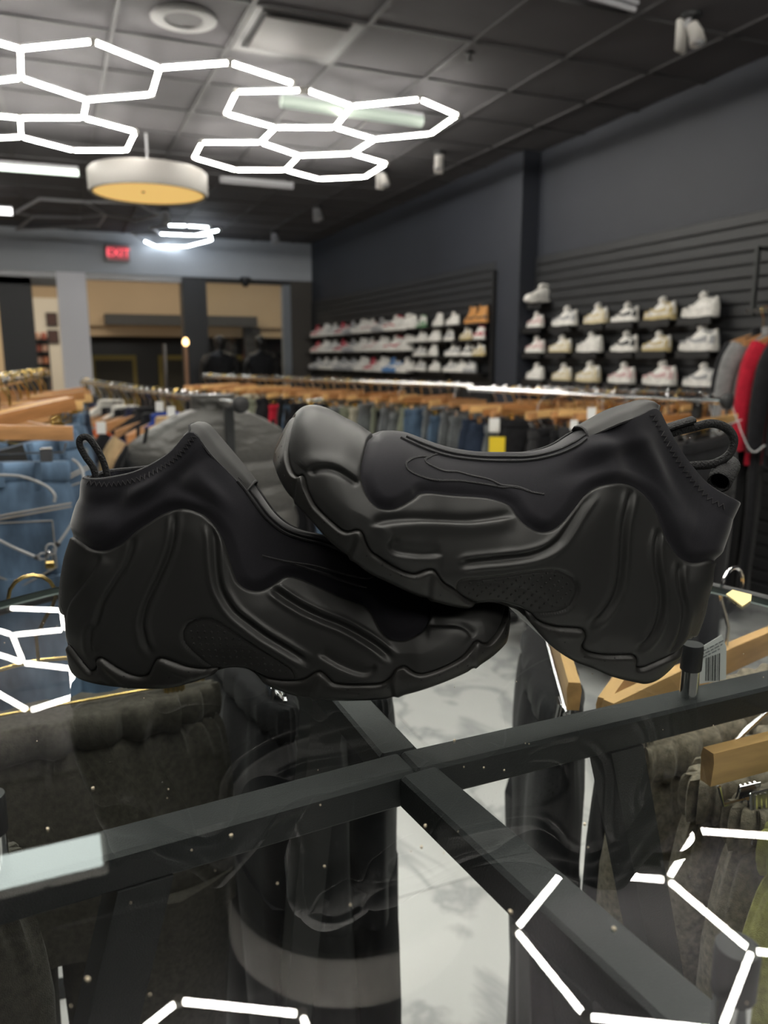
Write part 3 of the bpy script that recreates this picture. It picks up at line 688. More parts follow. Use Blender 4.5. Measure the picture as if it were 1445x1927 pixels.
# paper tags and loose security cables on the racks
for k, (px, py, D, col, w_) in enumerate([(930, 800, 3.6, M_paper, .05), (935, 842, 3.55, None, .075), (1113, 778, 3.0, M_paper, .035), (1080, 800, 3.0, M_paper, .03), (640, 772, 5.2, M_paper, .05), (322, 775, 2.9, M_paper, .03), (300, 765, 3.1, M_paper, .03), (190, 805, 2.9, M_paper, .035)]):
    e = empty('hang_tag', atd(px, py, D), ['white paper tag on grey jeans beside the black rack post', 'yellow tag hanging low beside the black rack post', 'small white tag on the near right rack above the tongue tab', 'small white tag on the near right rack over the vamp', 'white tag on the middle rack above the toe cap', 'white tag on the jacket rack left of the vest collar', 'small white tag among the jacket hangers', 'white tag on the jacket rack behind the pull loop'][k], 'tag', 'paper tags on the racks', -.3)
    MB().box((0, 0, 0), (w_, .002, w_*1.3), bev=.0008).build('card', col or mat('yellow_card', (.75, .55, .02), .6), e)
    MB().tube([(0, 0, w_*.6), (.004, .004, w_*.9), (0, .012, w_*1.2)], .0012, 5).build('string', M_thread, e, True)
M_clearc = mat('clear_cable', (.5, .5, .5), .25)
for k, (pts, D) in enumerate([([(1030, 738), (1014, 760), (1013, 785), (1024, 803), (1040, 816)], 2.75), ([(1125, 745), (1133, 765), (1140, 785), (1142, 800)], 2.7), ([(1180, 748), (1170, 765), (1158, 785)], 2.7), ([(1320, 800), (1350, 815), (1368, 800), (1395, 790)], 2.2), ([(1385, 830), (1410, 845), (1440, 838)], 2.2), ([(760, 735), (745, 750), (735, 765)], 3.9), ([(860, 742), (850, 760), (830, 770)], 3.7)]):
    ra, rb = (np.array([*a0, 1.288]), np.array([*a1, 1.288])) if k < 5 else (np.array([*b0, 1.288]), np.array([*b1, 1.288]))
    ts_ = np.linspace(0, 1, 400); rp = ra+(rb-ra)*ts_[:, None]; o_ = rp[np.argmin(abs(proj(rp)[:, 0]-min(pts[0][0], 1360)))]; dn = np.array([-(rb-ra)[1], (rb-ra)[0], 0]); o_ = o_+dn/np.linalg.norm(dn)*((.04 if k < 5 else 0)); o_ = np.array(o_); D = (o_-cC)@cF-.03
    e = empty('loose_cable', o_, 'thin clear security cable drooping from a rack, %s of seven from near centre' % nth(k), 'cable', 'loose security cables on the racks')
    MB().tube(catmull([np.array([0, 0, .016])]+[atd(x, y, D)-o_ for x, y in pts[1:]], 5), .0022, 6).build('cable', M_clearc, e, True)
    MB().tube([(.016*math.cos(t), 0, .016*math.sin(t)) for t in np.linspace(0, 6.283, 14, endpoint=False)], .0022, 6, closed=True).build('cable_loop', M_clearc, e, True)

# far left: jeans on wooden hangers with security cables
J = keep(pants(M_denim, .40, .05, .98, 31, 0.0, 'jeans')); J2 = keep(pants(M_denimd, .40, .05, .98, 32, 0.0, 'jeans'))
Hn = keep(pant_hanger(M_brass, half=.21, detail=True)); Hc = keep(pant_hanger(M_chrome, half=.21, detail=True))
jend = atd(143, 842, 1.62)            # right end of the nearest wooden bar
jz = 1.395
j1 = np.array([jend[0]-.225, jend[1]-.15]); j0 = np.array([jend[0]-.225+.17, jend[1]+1.9])
garment_rack('clothes rack of blue jeans at the left edge', j1, j0, jz, False, False, False)
jy = [.02, .19, .33, .45, .58, .66, .76, .88, 1.0, 1.1, 1.22, 1.36, 1.5, 1.62, 1.74]
for i in range(15):
    yy = jend[1]+jy[i]; xx = j1[0]+(j0[0]-j1[0])*(jy[i]+.15)/2.05; jit = [-.05, .42, -.30, .65, .9, .75, 1.0, .5, .8, .6, 1.0, .4, .7, .9, .6][i]; tl = [.02, -.20, .16, -.14, .2, -.1, .12, 0, .1, -.1, .15, 0, -.1, .1, 0][i]
    oh = dup(Hc if i in (0, 4, 7) else Hn, (xx, yy, jz), jit, 'wooden trouser hanger on the jeans rack, %s from its near end' % nth(i), 'hangers on the jeans rack')
    og = dup(J if i % 3 != 2 else J2, (xx, yy, jz-.155), jit, '%s jeans on the jeans rack at the left edge, %s from its near end' % ('mid blue' if i % 3 != 2 else 'dark blue', nth(i)), 'jeans on the jeans rack')
    oh.rotation_euler.y = tl; og.rotation_euler.y = tl; og.location.x -= .155*math.sin(tl)*math.cos(jit); og.location.y -= .155*math.sin(tl)*math.sin(jit)
    setmat(oh, 'bar', WOODS[[0, 2, 0, 1][i % 4]])
# security cable with a small brass padlock looped through the nearest jeans
cb = empty('security_cable', atd(95, 1050, 1.50), 'grey security cable with a small brass padlock looped through the nearest jeans', 'cable'); o_ = np.array(cb.location)
M_cable = mat('grey_cable', (0.26, 0.26, 0.26), .35)
cp = [atd(x, y, d) for x, y, d in [(136, 864, 1.6), (150, 876, 1.6), (158, 900, 1.58), (157, 925, 1.55), (150, 950, 1.53), (135, 985, 1.51), (112, 1020, 1.5), (100, 1036, 1.5)]]
cb2 = [atd(x, y, d) for x, y, d in [(-10, 1012, 1.52), (25, 1030, 1.5), (62, 1046, 1.5), (78, 1053, 1.5)]]
MB().tube(catmull([p-o_ for p in cp], 5), .0028, 8).build('cable', M_cable, cb, True)
MB().tube(catmull([p-o_ for p in cb2], 4), .0028, 8).build('cable', M_cable, cb, True)
MB().tube(catmull([atd(x, y, 1.5)-o_ for x, y in [(-8, 894), (35, 896), (66, 905), (90, 917), (103, 932), (102, 945)]], 5), .0028, 8).build('cable', M_cable, cb, True)
MB().tube([atd(66, 1048, 1.5)-o_, atd(74, 1051, 1.5)-o_], .0048, 8).build('ferrule', M_rubber, cb, True)
MB().tube([atd(106, 1028, 1.5)-o_, atd(111, 1021, 1.5)-o_], .0048, 8).build('ferrule', M_rubber, cb, True)
lk = atd(94, 1063, 1.49)-o_
MB().box(lk, (.017, .010, .015), bev=.002).build('padlock', M_brass, cb)
MB().tube(catmull([lk+np.array(q) for q in [(-.006, 0, .007), (-.006, 0, .020), (0, 0, .027), (.006, 0, .020), (.006, 0, .007)]], 4), .0022, 8).build('shackle', M_chrome, cb, True)
MB().tube([lk+np.array([.004+.009*math.cos(t), .002, .030+.011*math.sin(t)]) for t in np.linspace(0, 6.28, 12, endpoint=False)], .0018, 6, closed=True).build('cable_loop', M_cable, cb, True)
MB().tube([lk+np.array([-.010+.009*math.cos(t), .002, .018+.006*math.sin(t)]) for t in np.linspace(0, 6.28, 12, endpoint=False)], .0018, 6, closed=True).build('cable_loop', M_cable, cb, True)

# wall stand at the far right with jackets
ws = empty('wall_rail', (3.56, 2.98, 1.70), 'black wall-mounted clothes rail at the right edge with jackets on it', 'clothes rail'); Z3 = 1.70
MB().box((0, -.45, 0), (.02, 1.5, .02)).build('rail', M_chrome, ws)
for yy in (.26, -1.15):
    MB().box((0, yy, .16), (.022, .022, .36)).build('post', M_black, ws); MB().box((.2, yy, .33), (.42, .022, .022)).build('bracket', M_black, ws)
sq = [('black', 0), ('grey', .0), ('red', 0), ('black', 0), ('black', 0), ('grey', 0), ('white', 0), ('black', 0), ('char', 0), ('black', 0)]
for i, (k, _) in enumerate(sq):
    yy = 3.16-[0, .07, .16, .31, .39, .47, .55, .64, .72, .80][i]
    dup(T1 if i % 2 else T2, (3.56, yy, Z3+.012), rnd.uniform(-.12, .12), 'wooden coat hanger on the wall rail, %s from its far end' % nth(i), 'hangers on the wall rail')
    dup(Gt[k][0], (3.56, yy, Z3-.125), rnd.uniform(-.12, .12), '%s jacket on the wall rail at the right edge, %s from its far end' % (Gt[k][1], nth(i)), 'jackets on the wall rail')

# chrome sign pole and copper lamp post in front of the shop front
pp = empty('sign_pole', (*aty(312, 700, 9.0)[:2], 0), 'thin chrome pole standing before the dark middle column', 'pole'); 
MB().cyl((0, 0, 0), (0, 0, 1.60), .018, 10).build('post', M_chrome, pp, True); MB().lathe([(.15, 0), (.15, .012), (.02, .02)], 20).build('base', M_chrome, pp)
cp_ = empty('lamp_post', (*aty(352, 700, 10.6)[:2], 0), 'copper lamp post with one small warm bulb beside the dark middle column', 'lamp')
MB().cyl((0, 0, 0), (0, 0, 1.60), .03, 10).build('post', mat('copper', (.5, .3, .2), .3, .9), cp_, True)
MB().lathe([(.001, 1.60), (.035, 1.62), (.04, 1.66), (.02, 1.70), (.001, 1.705)], 14).build('bulb', mat('warm_bulb', (.9, .6, .3), .4, emit=(1, .6, .25), estr=4), cp_, True)

# ------------------------------------------------------------------ mannequins in the window
def mannequin(label, px):
    p = aty(*px, 11.25); e = empty('mannequin', (p[0], 11.25, 0), label, 'mannequin', 'dark window mannequins')
    prof = [(1.10, .15, .10), (1.20, .14, .095), (1.30, .165, .11), (1.40, .185, .115), (1.46, .19, .105), (1.495, .15, .085), (1.515, .075, .065), (1.54, .055, .055), (1.57, .052, .055), (1.60, .062, .075), (1.64, .075, .092), (1.68, .076, .095), (1.72, .066, .082), (1.745, .04, .05), (1.752, .01, .012)]
    b = MB().loft([ring_se(0, 0, z+.01, a, c, 20, 2.1) for z, a, c in prof])
    for s in (-1, 1):
        P = catmull([(s*.165, 0, 1.46), (s*.225, 0, 1.36), (s*.25, .02, 1.18), (s*.24, -.06, 1.0)], 4); b.tube(P, np.linspace(.062, .038, len(P)), 12)
    b.build('body', mat('black_mannequin', (.008, .008, .009), .35), e, True, 70)
    MB().loft([ring_se(0, 0, z, a, c, 20, 2.3) for z, a, c in ((.75, .20, .13), (.95, .175, .125), (1.15, .17, .115), (1.30, .19, .125), (1.42, .205, .125), (1.475, .19, .10), (1.52, .09, .075))]).build('hoodie', M_pblack, e, True, 70)
    MB().lathe([(.16, 0), (.16, .012), (.02, .02), (.016, .8)], 20).build('stand', M_chrome, e, True, 40)
mannequin('dark mannequin torso in the shop window, beside the middle column', (415, 690))
mannequin('dark mannequin torso in the shop window, next to the grey frame', (491, 690))

# ------------------------------------------------------------------ sneakers on the wall
def sneaker(kind, cols):
    """toe towards +x, sole on z=0, heel at x=-.14; parts: outsole, upper, panel, collar, tongue, laces"""
    e = empty('sneaker', (0, 0, 0), 'x', 'shoe'); up, pan, sol = cols
    def wid(s): return (.032+.014*math.sin(math.pi*min(1, max(0, (s-.15)/.85))**1.0))*math.sqrt(max(.02, 1-(1-min(s/.12, 1))**2))*math.sqrt(max(.02, 1-(1-min((1-s)/.2, 1))**2))
    S_ = [0, .02, .06, .14, .25, .36, .48, .6, .72, .84, .93, .98, 1.0]
    th = .035 if kind != 'boot' else .032
    ring = []
    for s in S_:
        q_ = 1.05-.42*s; x = -.145+.29*s; w = wid(s)*1.08+.002; lift = .018*max(0, (s-.75)/.25)**2
        ring.append([(x, -w, lift+.002), (x, -w*.9, lift), (x, w*.9, lift), (x, w, lift+.002), (x, w*1.03, lift+th*.6*q_), (x, w*.98, lift+th*q_), (x, -w*.98, lift+th*q_), (x, -w*1.03, lift+th*.6*q_)])
    MB().loft(ring).build('outsole', sol, e, True, 50)
    if kind == 'boot': T_ = [.17, .185, .19, .19, .188, .17, .125, .10, .088, .08, .07, .055, .04]
    elif kind == 'high': T_ = [.115, .135, .14, .138, .135, .135, .12, .098, .080, .072, .064, .052, .042]
    else: T_ = [.100, .118, .114, .100, .108, .126, .104, .083, .068, .058, .050, .042, .034]
    ring = []
    for s, t in zip(S_, T_):
        x = -.142+.284*s; w = wid(s)*.98; lift = .018*max(0, (s-.75)/.25)**2; z0 = lift+th*.7*(1.05-.42*s); t = max(t, z0+.004)
        tw = w*(.62 if s < .5 else .5)
        ring.append([(x, -w, z0), (x, w, z0), (x, w*1.02, z0+(t-z0)*.3), (x, w*.9, z0+(t-z0)*.62), (x, tw, z0+(t-z0)*.93), (x, tw*.5, t), (x, -tw*.5, t), (x, -tw, z0+(t-z0)*.93), (x, -w*.9, z0+(t-z0)*.62), (x, -w*1.02, z0+(t-z0)*.3)])
    MB().loft(ring).build('upper', up, e, True, 60)
    if kind == 'boot': MB().loft([ring_se(-.085, 0, z, .052, .034, 16, 2.3) for z in (.176, .184, .200, .203)]).build('cuff', pan, e, True)
    hx = -.085
    MB().tube([(hx+.05*math.cos(t), .028*math.sin(t), (T_[3]+.004)+.012*math.cos(t)) for t in np.linspace(0, 6.283, 16, endpoint=False)], .006, 6, closed=True).build('collar', pan, e, True)
    MB().box((-.02, 0, T_[5]+.006), (.05, .04, .03), bev=.008, M=Matrix.Rotation(.5, 3, 'Y')).build('tongue', up, e, True)
    lc = MB()
    for k in range(4):
        s = .46+.075*k; t = np.interp(s, S_, T_); lc.tube([(-.142+.284*s, y*.026, t+.004-.012*abs(y)**2) for y in (-1, -.4, .4, 1)], .0035, 5)
    lc.build('laces', sol if kind != 'boot' else pan, e, True)
    for sd in (-1, 1):
        m = MB(); w = wid(.5)
        for P in ([(-.10, .05), (-.02, .045), (.05, .065), (.045, .075), (-.02, .062), (-.095, .085)], [(.06, .042), (.125, .046), (.12, .056), (.07, .062)], [(-.142, .04), (-.115, .04), (-.12, .085), (-.138, .085)]):
            V = []
            for x, z in P:
                s = (x+.142)/.284; V.append((x, sd*(wid(min(.98, max(.02, s)))*1.0+.003-(.0 if z < .06 else .004)), z))
            V2 = [(x, y-sd*.008, z) for x, y, z in V]; n = len(V)
            m.add(V+V2, [tuple(range(n)), tuple(range(2*n-1, n-1, -1))]+[(i, (i+1) % n, n+(i+1) % n, n+i) for i in range(n)])
        m.build('side_panel', pan, e)
    return e
sw = mat('sneaker_white', (.74, .72, .68), .45, var=.20, vscale=38); sg = mat('sneaker_grey', (.33, .33, .34), .5); sy = mat('sneaker_cream', (.62, .53, .34), .5); spk = mat('sneaker_pink', (.60, .40, .40), .5)
sr = mat('sneaker_red', (.45, .03, .06), .5); sb = mat('sneaker_black', (.02, .02, .022), .5); sbl = mat('sneaker_blue', (.10, .22, .45), .5); stn = mat('boot_tan', (.52, .24, .07), .6); sgn = mat('sneaker_green', (.08, .22, .10), .5); sgo = mat('sneaker_gold', (.50, .40, .20), .5)
ST = {}
for k, kind, cols, words in [('white', 'low', (sw, sg, sw), 'white sneaker with grey side panels'), ('allwhite', 'low', (sw, sw, sw), 'all white sneaker'), ('cream', 'low', (sw, sy, sy), 'white sneaker with cream panels'), ('pink', 'low', (sw, spk, sw), 'white sneaker with pink panels'),
                             ('blackp', 'low', (sw, sb, sw), 'white sneaker with black panels'), ('high', 'high', (sw, sw, sw), 'white high-top sneaker'), ('red', 'low', (sr, sw, sw), 'red sneaker with a white sole'), ('highred', 'high', (sw, sr, sw), 'white and red high-top sneaker'),
                             ('blue', 'low', (sbl, sw, sbl), 'blue sneaker'), ('boot', 'boot', (stn, sb, stn), 'tan boot with dark cuff'), ('green', 'high', (sw, sgn, sgn), 'white and green high-top sneaker'), ('gold', 'low', (sw, sgo, sgo), 'white and gold sneaker'), ('black', 'low', (sb, sg, sb), 'black and grey sneaker'), ('grey', 'low', (sg, sw, sg), 'grey sneaker')]:
    ST[k] = (keep(sneaker(kind, cols)), words)
# shelves of the near section: one small plate per shoe
shp = empty('shoe_shelf', (0, 0, 0), 'x', 'shelf'); keep(shp)
MB().box((0, 0, -.004), (.30, .12, .008), bev=.002).build('plate', M_shelf, shp); MB().box((0, .058, -.02), (.29, .006, .05)).build('lip', M_shelf, shp)
rows = [('top', 1.700, [(1005, .95, 'pink'), (1060, 1.12, 'white'), (1118, 1.1, 'cream'), (1172, 1.0, 'blackp'), (1237, 1.1, 'gold'), (1312, 1.15, 'allwhite')], 620),
        ('middle', 1.490, [(1005, 1.0, 'pink'), (1052, 1.0, 'cream'), (1107, 1.15, 'allwhite'), (1172, 1.1, 'blackp'), (1232, 1.0, 'gold'), (1311, 1.25, 'white')], 660),
        ('bottom', 1.265, [(1005, 1.0, 'allwhite'), (1055, 1.0, 'cream'), (1104, 1.15, 'cream'), (1167, 1.1, 'pink'), (1238, 1.2, 'pink'), (1315, 1.1, 'white')], 715)]
for rn, zz, lst, py in rows:
    for i, (px, sc, k) in enumerate(lst):
        p = atx(px, py, 3.82)
        dup(shp, (3.84, p[1], zz), math.pi/2, 'small black shoe plate on the near wall, %s row, %s from the pilaster' % (rn, nth(i)), 'shoe plates on the near wall')
        o = dup(ST[k][0], (3.83, p[1], zz), math.pi/2+rnd.uniform(-.12, .05), '%s on the near wall, %s row, %s from pilaster' % (ST[k][1], rn, nth(i)), 'sneakers on the near wall'); sc *= .93; o.scale = (sc, sc, sc)
p = atx(1012, 567, 3.82)
dup(shp, (3.84, p[1], 1.905), math.pi/2, 'small black shoe plate set alone above the top row, beside the pilaster', 'shoe plates on the near wall').scale = (.7, 1, 1)
o = dup(ST['high'][0], (3.83, p[1], 1.905), math.pi, 'white high-top seen from its toe, alone above the top row beside the pilaster', 'sneakers on the near wall')
# long shelves of the far section: four boards in the near bay, three in the far bay
bays = [('near', 6.33, 7.95, [('top', 1.765), ('second', 1.615), ('third', 1.465), ('bottom', 1.310)]), ('far', 7.98, 11.72, [('top', 1.755), ('middle', 1.525), ('bottom', 1.285)])]
for bn, y0_, y1_, rws in bays:
    for rn, zz in rws:
        b = empty('wall_shelf', (XP-.085, (y0_+y1_)/2, zz), 'long black shoe shelf in the %s bay of the far wall section, %s row' % (bn, rn), 'shelf', 'long shelves on the far wall')
        MB().box((0, 0, -.008), (.13, y1_-y0_, .016)).build('board', M_shelf, b)
        for yy in np.linspace(-.46, .46, 3 if bn == 'near' else 6): MB().box((.03, yy*(y1_-y0_), -.03), (.06, .015, .04)).build('bracket', M_shelf, b)
far = {('near', 'top'): [('boot', 913), ('boot', 885), ('allwhite', 851), ('high', 824), ('green', 793)],
       ('near', 'second'): [('highred', 908), ('gold', 877), ('white', 845), ('high', 817), ('allwhite', 792)],
       ('near', 'third'): [('gold', 910), ('blackp', 880), ('white', 852), ('high', 815), ('white', 790)],
       ('near', 'bottom'): [('grey', 885), ('allwhite', 868), ('white', 848), ('allwhite', 818), ('white', 791)],
       ('far', 'top'): [('high', 764), ('highred', 742), ('grey', 716), ('pink', 698), ('high', 680), ('grey', 662), ('red', 644), ('white', 629), ('high', 612), ('red', 597)],
       ('far', 'middle'): [('high', 764), ('highred', 742), ('high', 717), ('pink', 698), ('high', 680), ('grey', 662), ('red', 644), ('white', 628), ('high', 611), ('red', 597)],
       ('far', 'bottom'): [('allwhite', 764), ('blue', 738), ('high', 718), ('red', 700), ('high', 680), ('grey', 662), ('grey', 645), ('white', 629), ('white', 612), ('grey', 597)]}
for bn, y0_, y1_, rws in bays:
    for rn, zz in rws:
        for i, (k, px) in enumerate(far[(bn, rn)]):
            p = atx(px, 640, XP-.085); sc = .84 if bn == 'near' else 1.12
            o = dup(ST[k][0], (XP-.085, min(max(p[1], y0_+.11), y1_-.13), zz), math.pi/2+(rnd.uniform(.2, .7) if bn == 'far' else rnd.uniform(-.2, .2)), '%s in the %s bay, %s shelf, %s from its right' % (ST[k][1], bn, rn, nth(i)), 'shoes on the far wall shelves'); o.scale = (sc, sc, sc)

# ------------------------------------------------------------------ the round rack with the glass top
GZ = 1.225; GC = np.array([0.18, 0.42]); RC = np.array([0.21, 0.455]); RR = 0.485; RZ = 1.208
rd = empty('round_rack', (RC[0], RC[1], 0), 'black and chrome round clothes rack that carries the glass top under the two shoes', 'clothes rack')
MB().tube([(RR*math.cos(t), RR*math.sin(t), RZ-.012) for t in np.linspace(0, 2*math.pi, 72, endpoint=False)], .0062, 10, closed=True).build('ring_rail', M_black, rd, True)
for ang, nm in ((184.5, 1), (1.0, 1), (90.5, 1), (-84.0, 1)):
    t = math.radians(ang); L = RR-.008
    st_ = 0.0 if abs(math.cos(t)) > .7 else .0135
    MB().box((math.cos(t)*(L+st_)/2, math.sin(t)*(L+st_)/2, 1.170-.0125), (L-st_, .030, .025), rz=t, bev=.0025).build('cross_bar', M_black, rd)
    c = np.array([math.cos(t)*.262, math.sin(t)*.262])
    MB().cyl((*c, 1.168), (*c, 1.205), .0075, 16).build('stud', M_chrome, rd, True)
    MB().lathe([(.0075, 1.1935), (.0086, 1.1945), (.0090, 1.213), (.0086, 1.2165)], 24, (*c, 0)).build('support_pad', M_rubber, rd, True, 50)
    MB().loft([[(math.cos(t)*(r_)+math.cos(t)*a_-math.sin(t)*b_, math.sin(t)*(r_)+math.sin(t)*a_+math.cos(t)*b_, z_) for a_, b_ in ((-.016, -.016), (.016, -.016), (.016, .016), (-.016, .016))] for r_, z_ in ((.185, 1.146), (.50, .016))]).build('leg', M_black, rd)
    MB().lathe([(.026, 0), (.026, .018)], 12, (math.cos(t)*.5, math.sin(t)*.5, 0)).build('caster', M_rubber, rd)

M_gtop = thinglass('glass_sheet', 1.85, (0.90, 0.94, 0.93), dirt=0.008)
M_gclear = bpy.data.materials.new('glass_underside'); M_gclear.use_nodes = True
_nt = M_gclear.node_tree; _nt.nodes.clear(); _o = _nt.nodes.new('ShaderNodeOutputMaterial'); _t = _nt.nodes.new('ShaderNodeBsdfTransparent'); _nt.links.new(_t.outputs[0], _o.inputs[0])
M_gedge = mat('glass_edge', (.07, .11, .10), .3)
n = 128; rg_ = .4375
V = []
for r_, z in ((rg_-.0015, 0.0), (rg_, -.0015), (rg_, -.0065), (rg_-.0015, -.008)):
    V += [(r_*math.cos(2*math.pi*k/n), r_*math.sin(2*math.pi*k/n), z) for k in range(n)]
gm = bpy.data.meshes.new('glass_top')
Fs = [tuple(range(n)), tuple(range(4*n-1, 3*n-1, -1))]
for j in range(3): Fs += [((j+1)*n+k, (j+1)*n+(k+1) % n, j*n+(k+1) % n, j*n+k) for k in range(n)]
gm.from_pydata(V, [], Fs); gm.materials.append(M_gtop); gm.materials.append(M_gclear); gm.materials.append(M_gedge)
for i, p in enumerate(gm.polygons): p.material_index = 0 if i == 0 else 1 if i == 1 else 2
gt = link('glass_top', gm); gt.location = (GC[0], GC[1], GZ); gt['label'] = 'round clear glass table top under the two black shoes, smudged and mirroring the lights'; gt['category'] = 'glass top'

# crumbs, hairs and lint lying on the glass
r_ = random.Random(3); db = MB()
for px, py in [(800, 1556), (1155, 1750), (793, 1596), (960, 1718), (90, 1562), (175, 1485), (435, 1574), (165, 1845), (1100, 1553), (855, 1395)]:
    p = atz(px, py, GZ); db.box((p[0], p[1], GZ+.0006), (.0014, .0010, .0010), rz=r_.uniform(0, 3))
for k in range(150):
    a_ = r_.uniform(0, 6.28); q = .43*math.sqrt(r_.random()); s_ = r_.uniform(.00025, .0006)
    db.box((GC[0]+q*math.cos(a_), GC[1]+q*math.sin(a_), GZ+s_*.5), (s_, s_*1.3, s_), rz=r_.uniform(0, 3))
db.build('lint', mat('lint', (.55, .48, .36), .8), None, kind='stuff', label='crumbs and lint scattered over the glass top', category='lint')

# yellow sticker near the far right edge
st = empty('yellow_sticker', atz(1402, 1127, GZ+.0004), 'torn pale yellow sticker on the glass near its far right edge', 'sticker'); o_ = np.array(st.location)
P = [atz(*q, GZ+.0006)-o_ for q in [(1366, 1120), (1378, 1112), (1414, 1121), (1413, 1132), (1397, 1143)]]
m = MB(); k = len(P); m.add(P+[p+np.array([0, 0, .0012]) for p in P], [tuple(range(k)), tuple(range(2*k-1, k-1, -1))]+[(i, (i+1) % k, k+(i+1) % k, k+i) for i in range(k)])
m.build('paper', mat('yellow_paper', (.72, .60, .28), .6), st)

# garments on the round rack: hangers stand radially on the ring
PF = keep(pants(M_fleece, .36, .075, .92, 41, .008, n=150)); PF2 = keep(pants(M_fleeced, .38, .075, .92, 42, .008, n=150)); PO = keep(pants(M_olive, .36, .075, .92, 43, .008, n=150)); PB = keep(pants(M_pblack, .34, .06, .92, 44, .004, n=60)); PB2 = keep(pants(M_pchar, .34, .06, .92, 45, .003, n=60))
HR = keep(pant_hanger(M_chrome, WOODS[1], half=.215, detail=True, hr=.0022)); HB = keep(pant_hanger(M_brass, half=.19, detail=True, nobar=True, hr=.0022)); HM = keep(pant_hanger(M_chrome, half=.17, detail=True, nobar=True, hr=.0022))
items = [(-31, 62, PF2, HB, 'dark olive brown sweatpants seen broadside at the left of the glass'),
         (-1, 2, PB, HM, 'black trousers on the round rack, left of the far cross bar'),
         (17, 2, PB, HM, 'black trousers on the round rack, behind the cross bar end'),
         (10, -2, PB2, HM, 'charcoal trousers on the round rack, behind the toe of the left shoe'),
         (47, 18, PB, HR, 'black trousers on the round rack right of the white floor gap'),
         (62, 8, PB, HR, 'black trousers on the round rack just left of the fleece pants'),
         (72, -3, PF, HR, 'olive brown fleece sweatpants, farther of two under the tagged hanger'),
         (84, 0, PF, HM, 'olive brown fleece sweatpants with the chrome clip, under the cross bar'),
         (93, 0, PF, HR, 'olive brown fleece sweatpants beside the yellow green pair'),
         (99, 3, PO, HM, 'yellow green sweatpants at the lower right under the glass'),
         (-70, 20, PF2, HB, 'dark olive sweatpants at the far left under the glass'),
         (-92, 0, PB, HM, 'black trousers on the round rack, left side'),
         (-106, 0, PB, HM, 'black trousers on the round rack at the lower left'),
         (-124, 0, PB2, HM, 'charcoal trousers on the round rack, nearest at the lower left'),
         (-140, 0, PB, HM, 'black trousers on the round rack, near side left of the viewer')]
for ph, tw, G, Hg, lb in items:
    t = math.radians(ph); p = RC+RR*np.array([math.sin(t), math.cos(t)]); rz = math.pi/2-t+math.radians(tw)
    dup(Hg, (p[0], p[1], RZ+.002), rz, ('wooden' if Hg is HR else 'metal')+' hanger holding the '+lb.replace(' on the round rack', '').split(', ')[0].replace('olive brown fleece sweatpants', 'fleece pants')+('' if ', ' not in lb else ' '+lb.split(', ')[1]), 'hangers on the round rack')
    dup(G, (p[0], p[1], RZ-.140), rz, lb, 'trousers on the round rack')

# price tag on the wooden hanger
tg = empty('price_tag', atz(1335, 1250, 1.15), 'white paper price tag with a barcode tied to a wooden hanger', 'tag'); o_ = np.array(tg.location)
D0 = 0.70
co = [atd(x, y, D0)-o_ for x, y in [(1313, 1222), (1358, 1195), (1367, 1218), (1366, 1278), (1317, 1287), (1318, 1240)]]
nrm = np.cross(co[1]-co[0], co[3]-co[0]); nrm /= np.linalg.norm(nrm)
if nrm@cF > 0: nrm = -nrm
m = MB(); k = len(co); m.add(co+[p-nrm*.0008 for p in co], [tuple(range(k)), tuple(range(2*k-1, k-1, -1))]+[(i, (i+1) % k, k+(i+1) % k, k+i) for i in range(k)]); m.build('card', M_paper, tg)
def strip4(a, b, c_, d_, mm): q = [atd(x, y, D0)-o_+nrm*.0004 for x, y in (a, b, c_, d_)]; mm.add(q+[p-nrm*.0003 for p in q], [(0, 1, 2, 3), (7, 6, 5, 4), (0, 4, 5, 1), (1, 5, 6, 2), (2, 6, 7, 3), (3, 7, 4, 0)])
m = MB(); xs_ = [1328, 1331, 1333, 1337, 1340, 1344, 1346, 1350, 1353]; ws_ = [1.2, .6, 1.8, .7, 2.0, .7, 1.5, .8, 1.6]
for x, w_ in zip(xs_, ws_): strip4((x-.2, 1238-(x-1328)*.35), (x+w_, 1238-(x-1328)*.35), (x+w_-1, 1281), (x-1.2, 1281), m)
m.build('barcode', M_label, tg)
m = MB()
for k in range(3):
    x = 1322
    for j, w_ in enumerate([6, 3, 8, 5, 9][k:]+[4]):
        if x > 1356: break
        y = 1226+6*k-(x-1322)*.52; strip4((x, y-1.6), (x+w_, y-1.6-w_*.52), (x+w_, y+.4-w_*.52), (x, y+.4), m); x += w_+2
m.build('print', mat('tag_print', (.18, .18, .19), .7), tg)

# ------------------------------------------------------------------ the two black shoes
M_neo = cloth('black_neoprene', (0.0120, 0.0115, 0.0155), .8, fine=3600, var=.12, vs=900, bump=.12, sheen=.45)
M_foam = mat('black_foam_shell', (0.0165, 0.0165, 0.0160), 0.46, bump=.03, bscale=1500, spec=.5)
M_sole = mat('black_sole_rubber', (0.017, 0.0165, 0.0155), 0.42, bump=.05, bscale=500, spec=.45)
M_pad = mat('black_pad', (0.014, 0.0138, 0.0135), .5, spec=.4)
M_piping = mat('black_piping', (0.008, 0.008, 0.010), .7, bump=.5, bscale=1500)
M_stitch = mat('black_thread', (0.028, 0.027, 0.029), .6)
M_lining = cloth('lining_knit', (0.020, 0.020, 0.026), .9, fine=900, var=.5, vs=160)
M_tab = mat('black_leather_tab', (0.012, 0.012, 0.0118), .6, bump=.05, bscale=2500)
M_webbing = mat('webbing', (0.012, 0.012, 0.013), .8, bump=.9, bscale=700)
M_pit = mat('dark_pit', (0.004, 0.004, 0.004), .8)

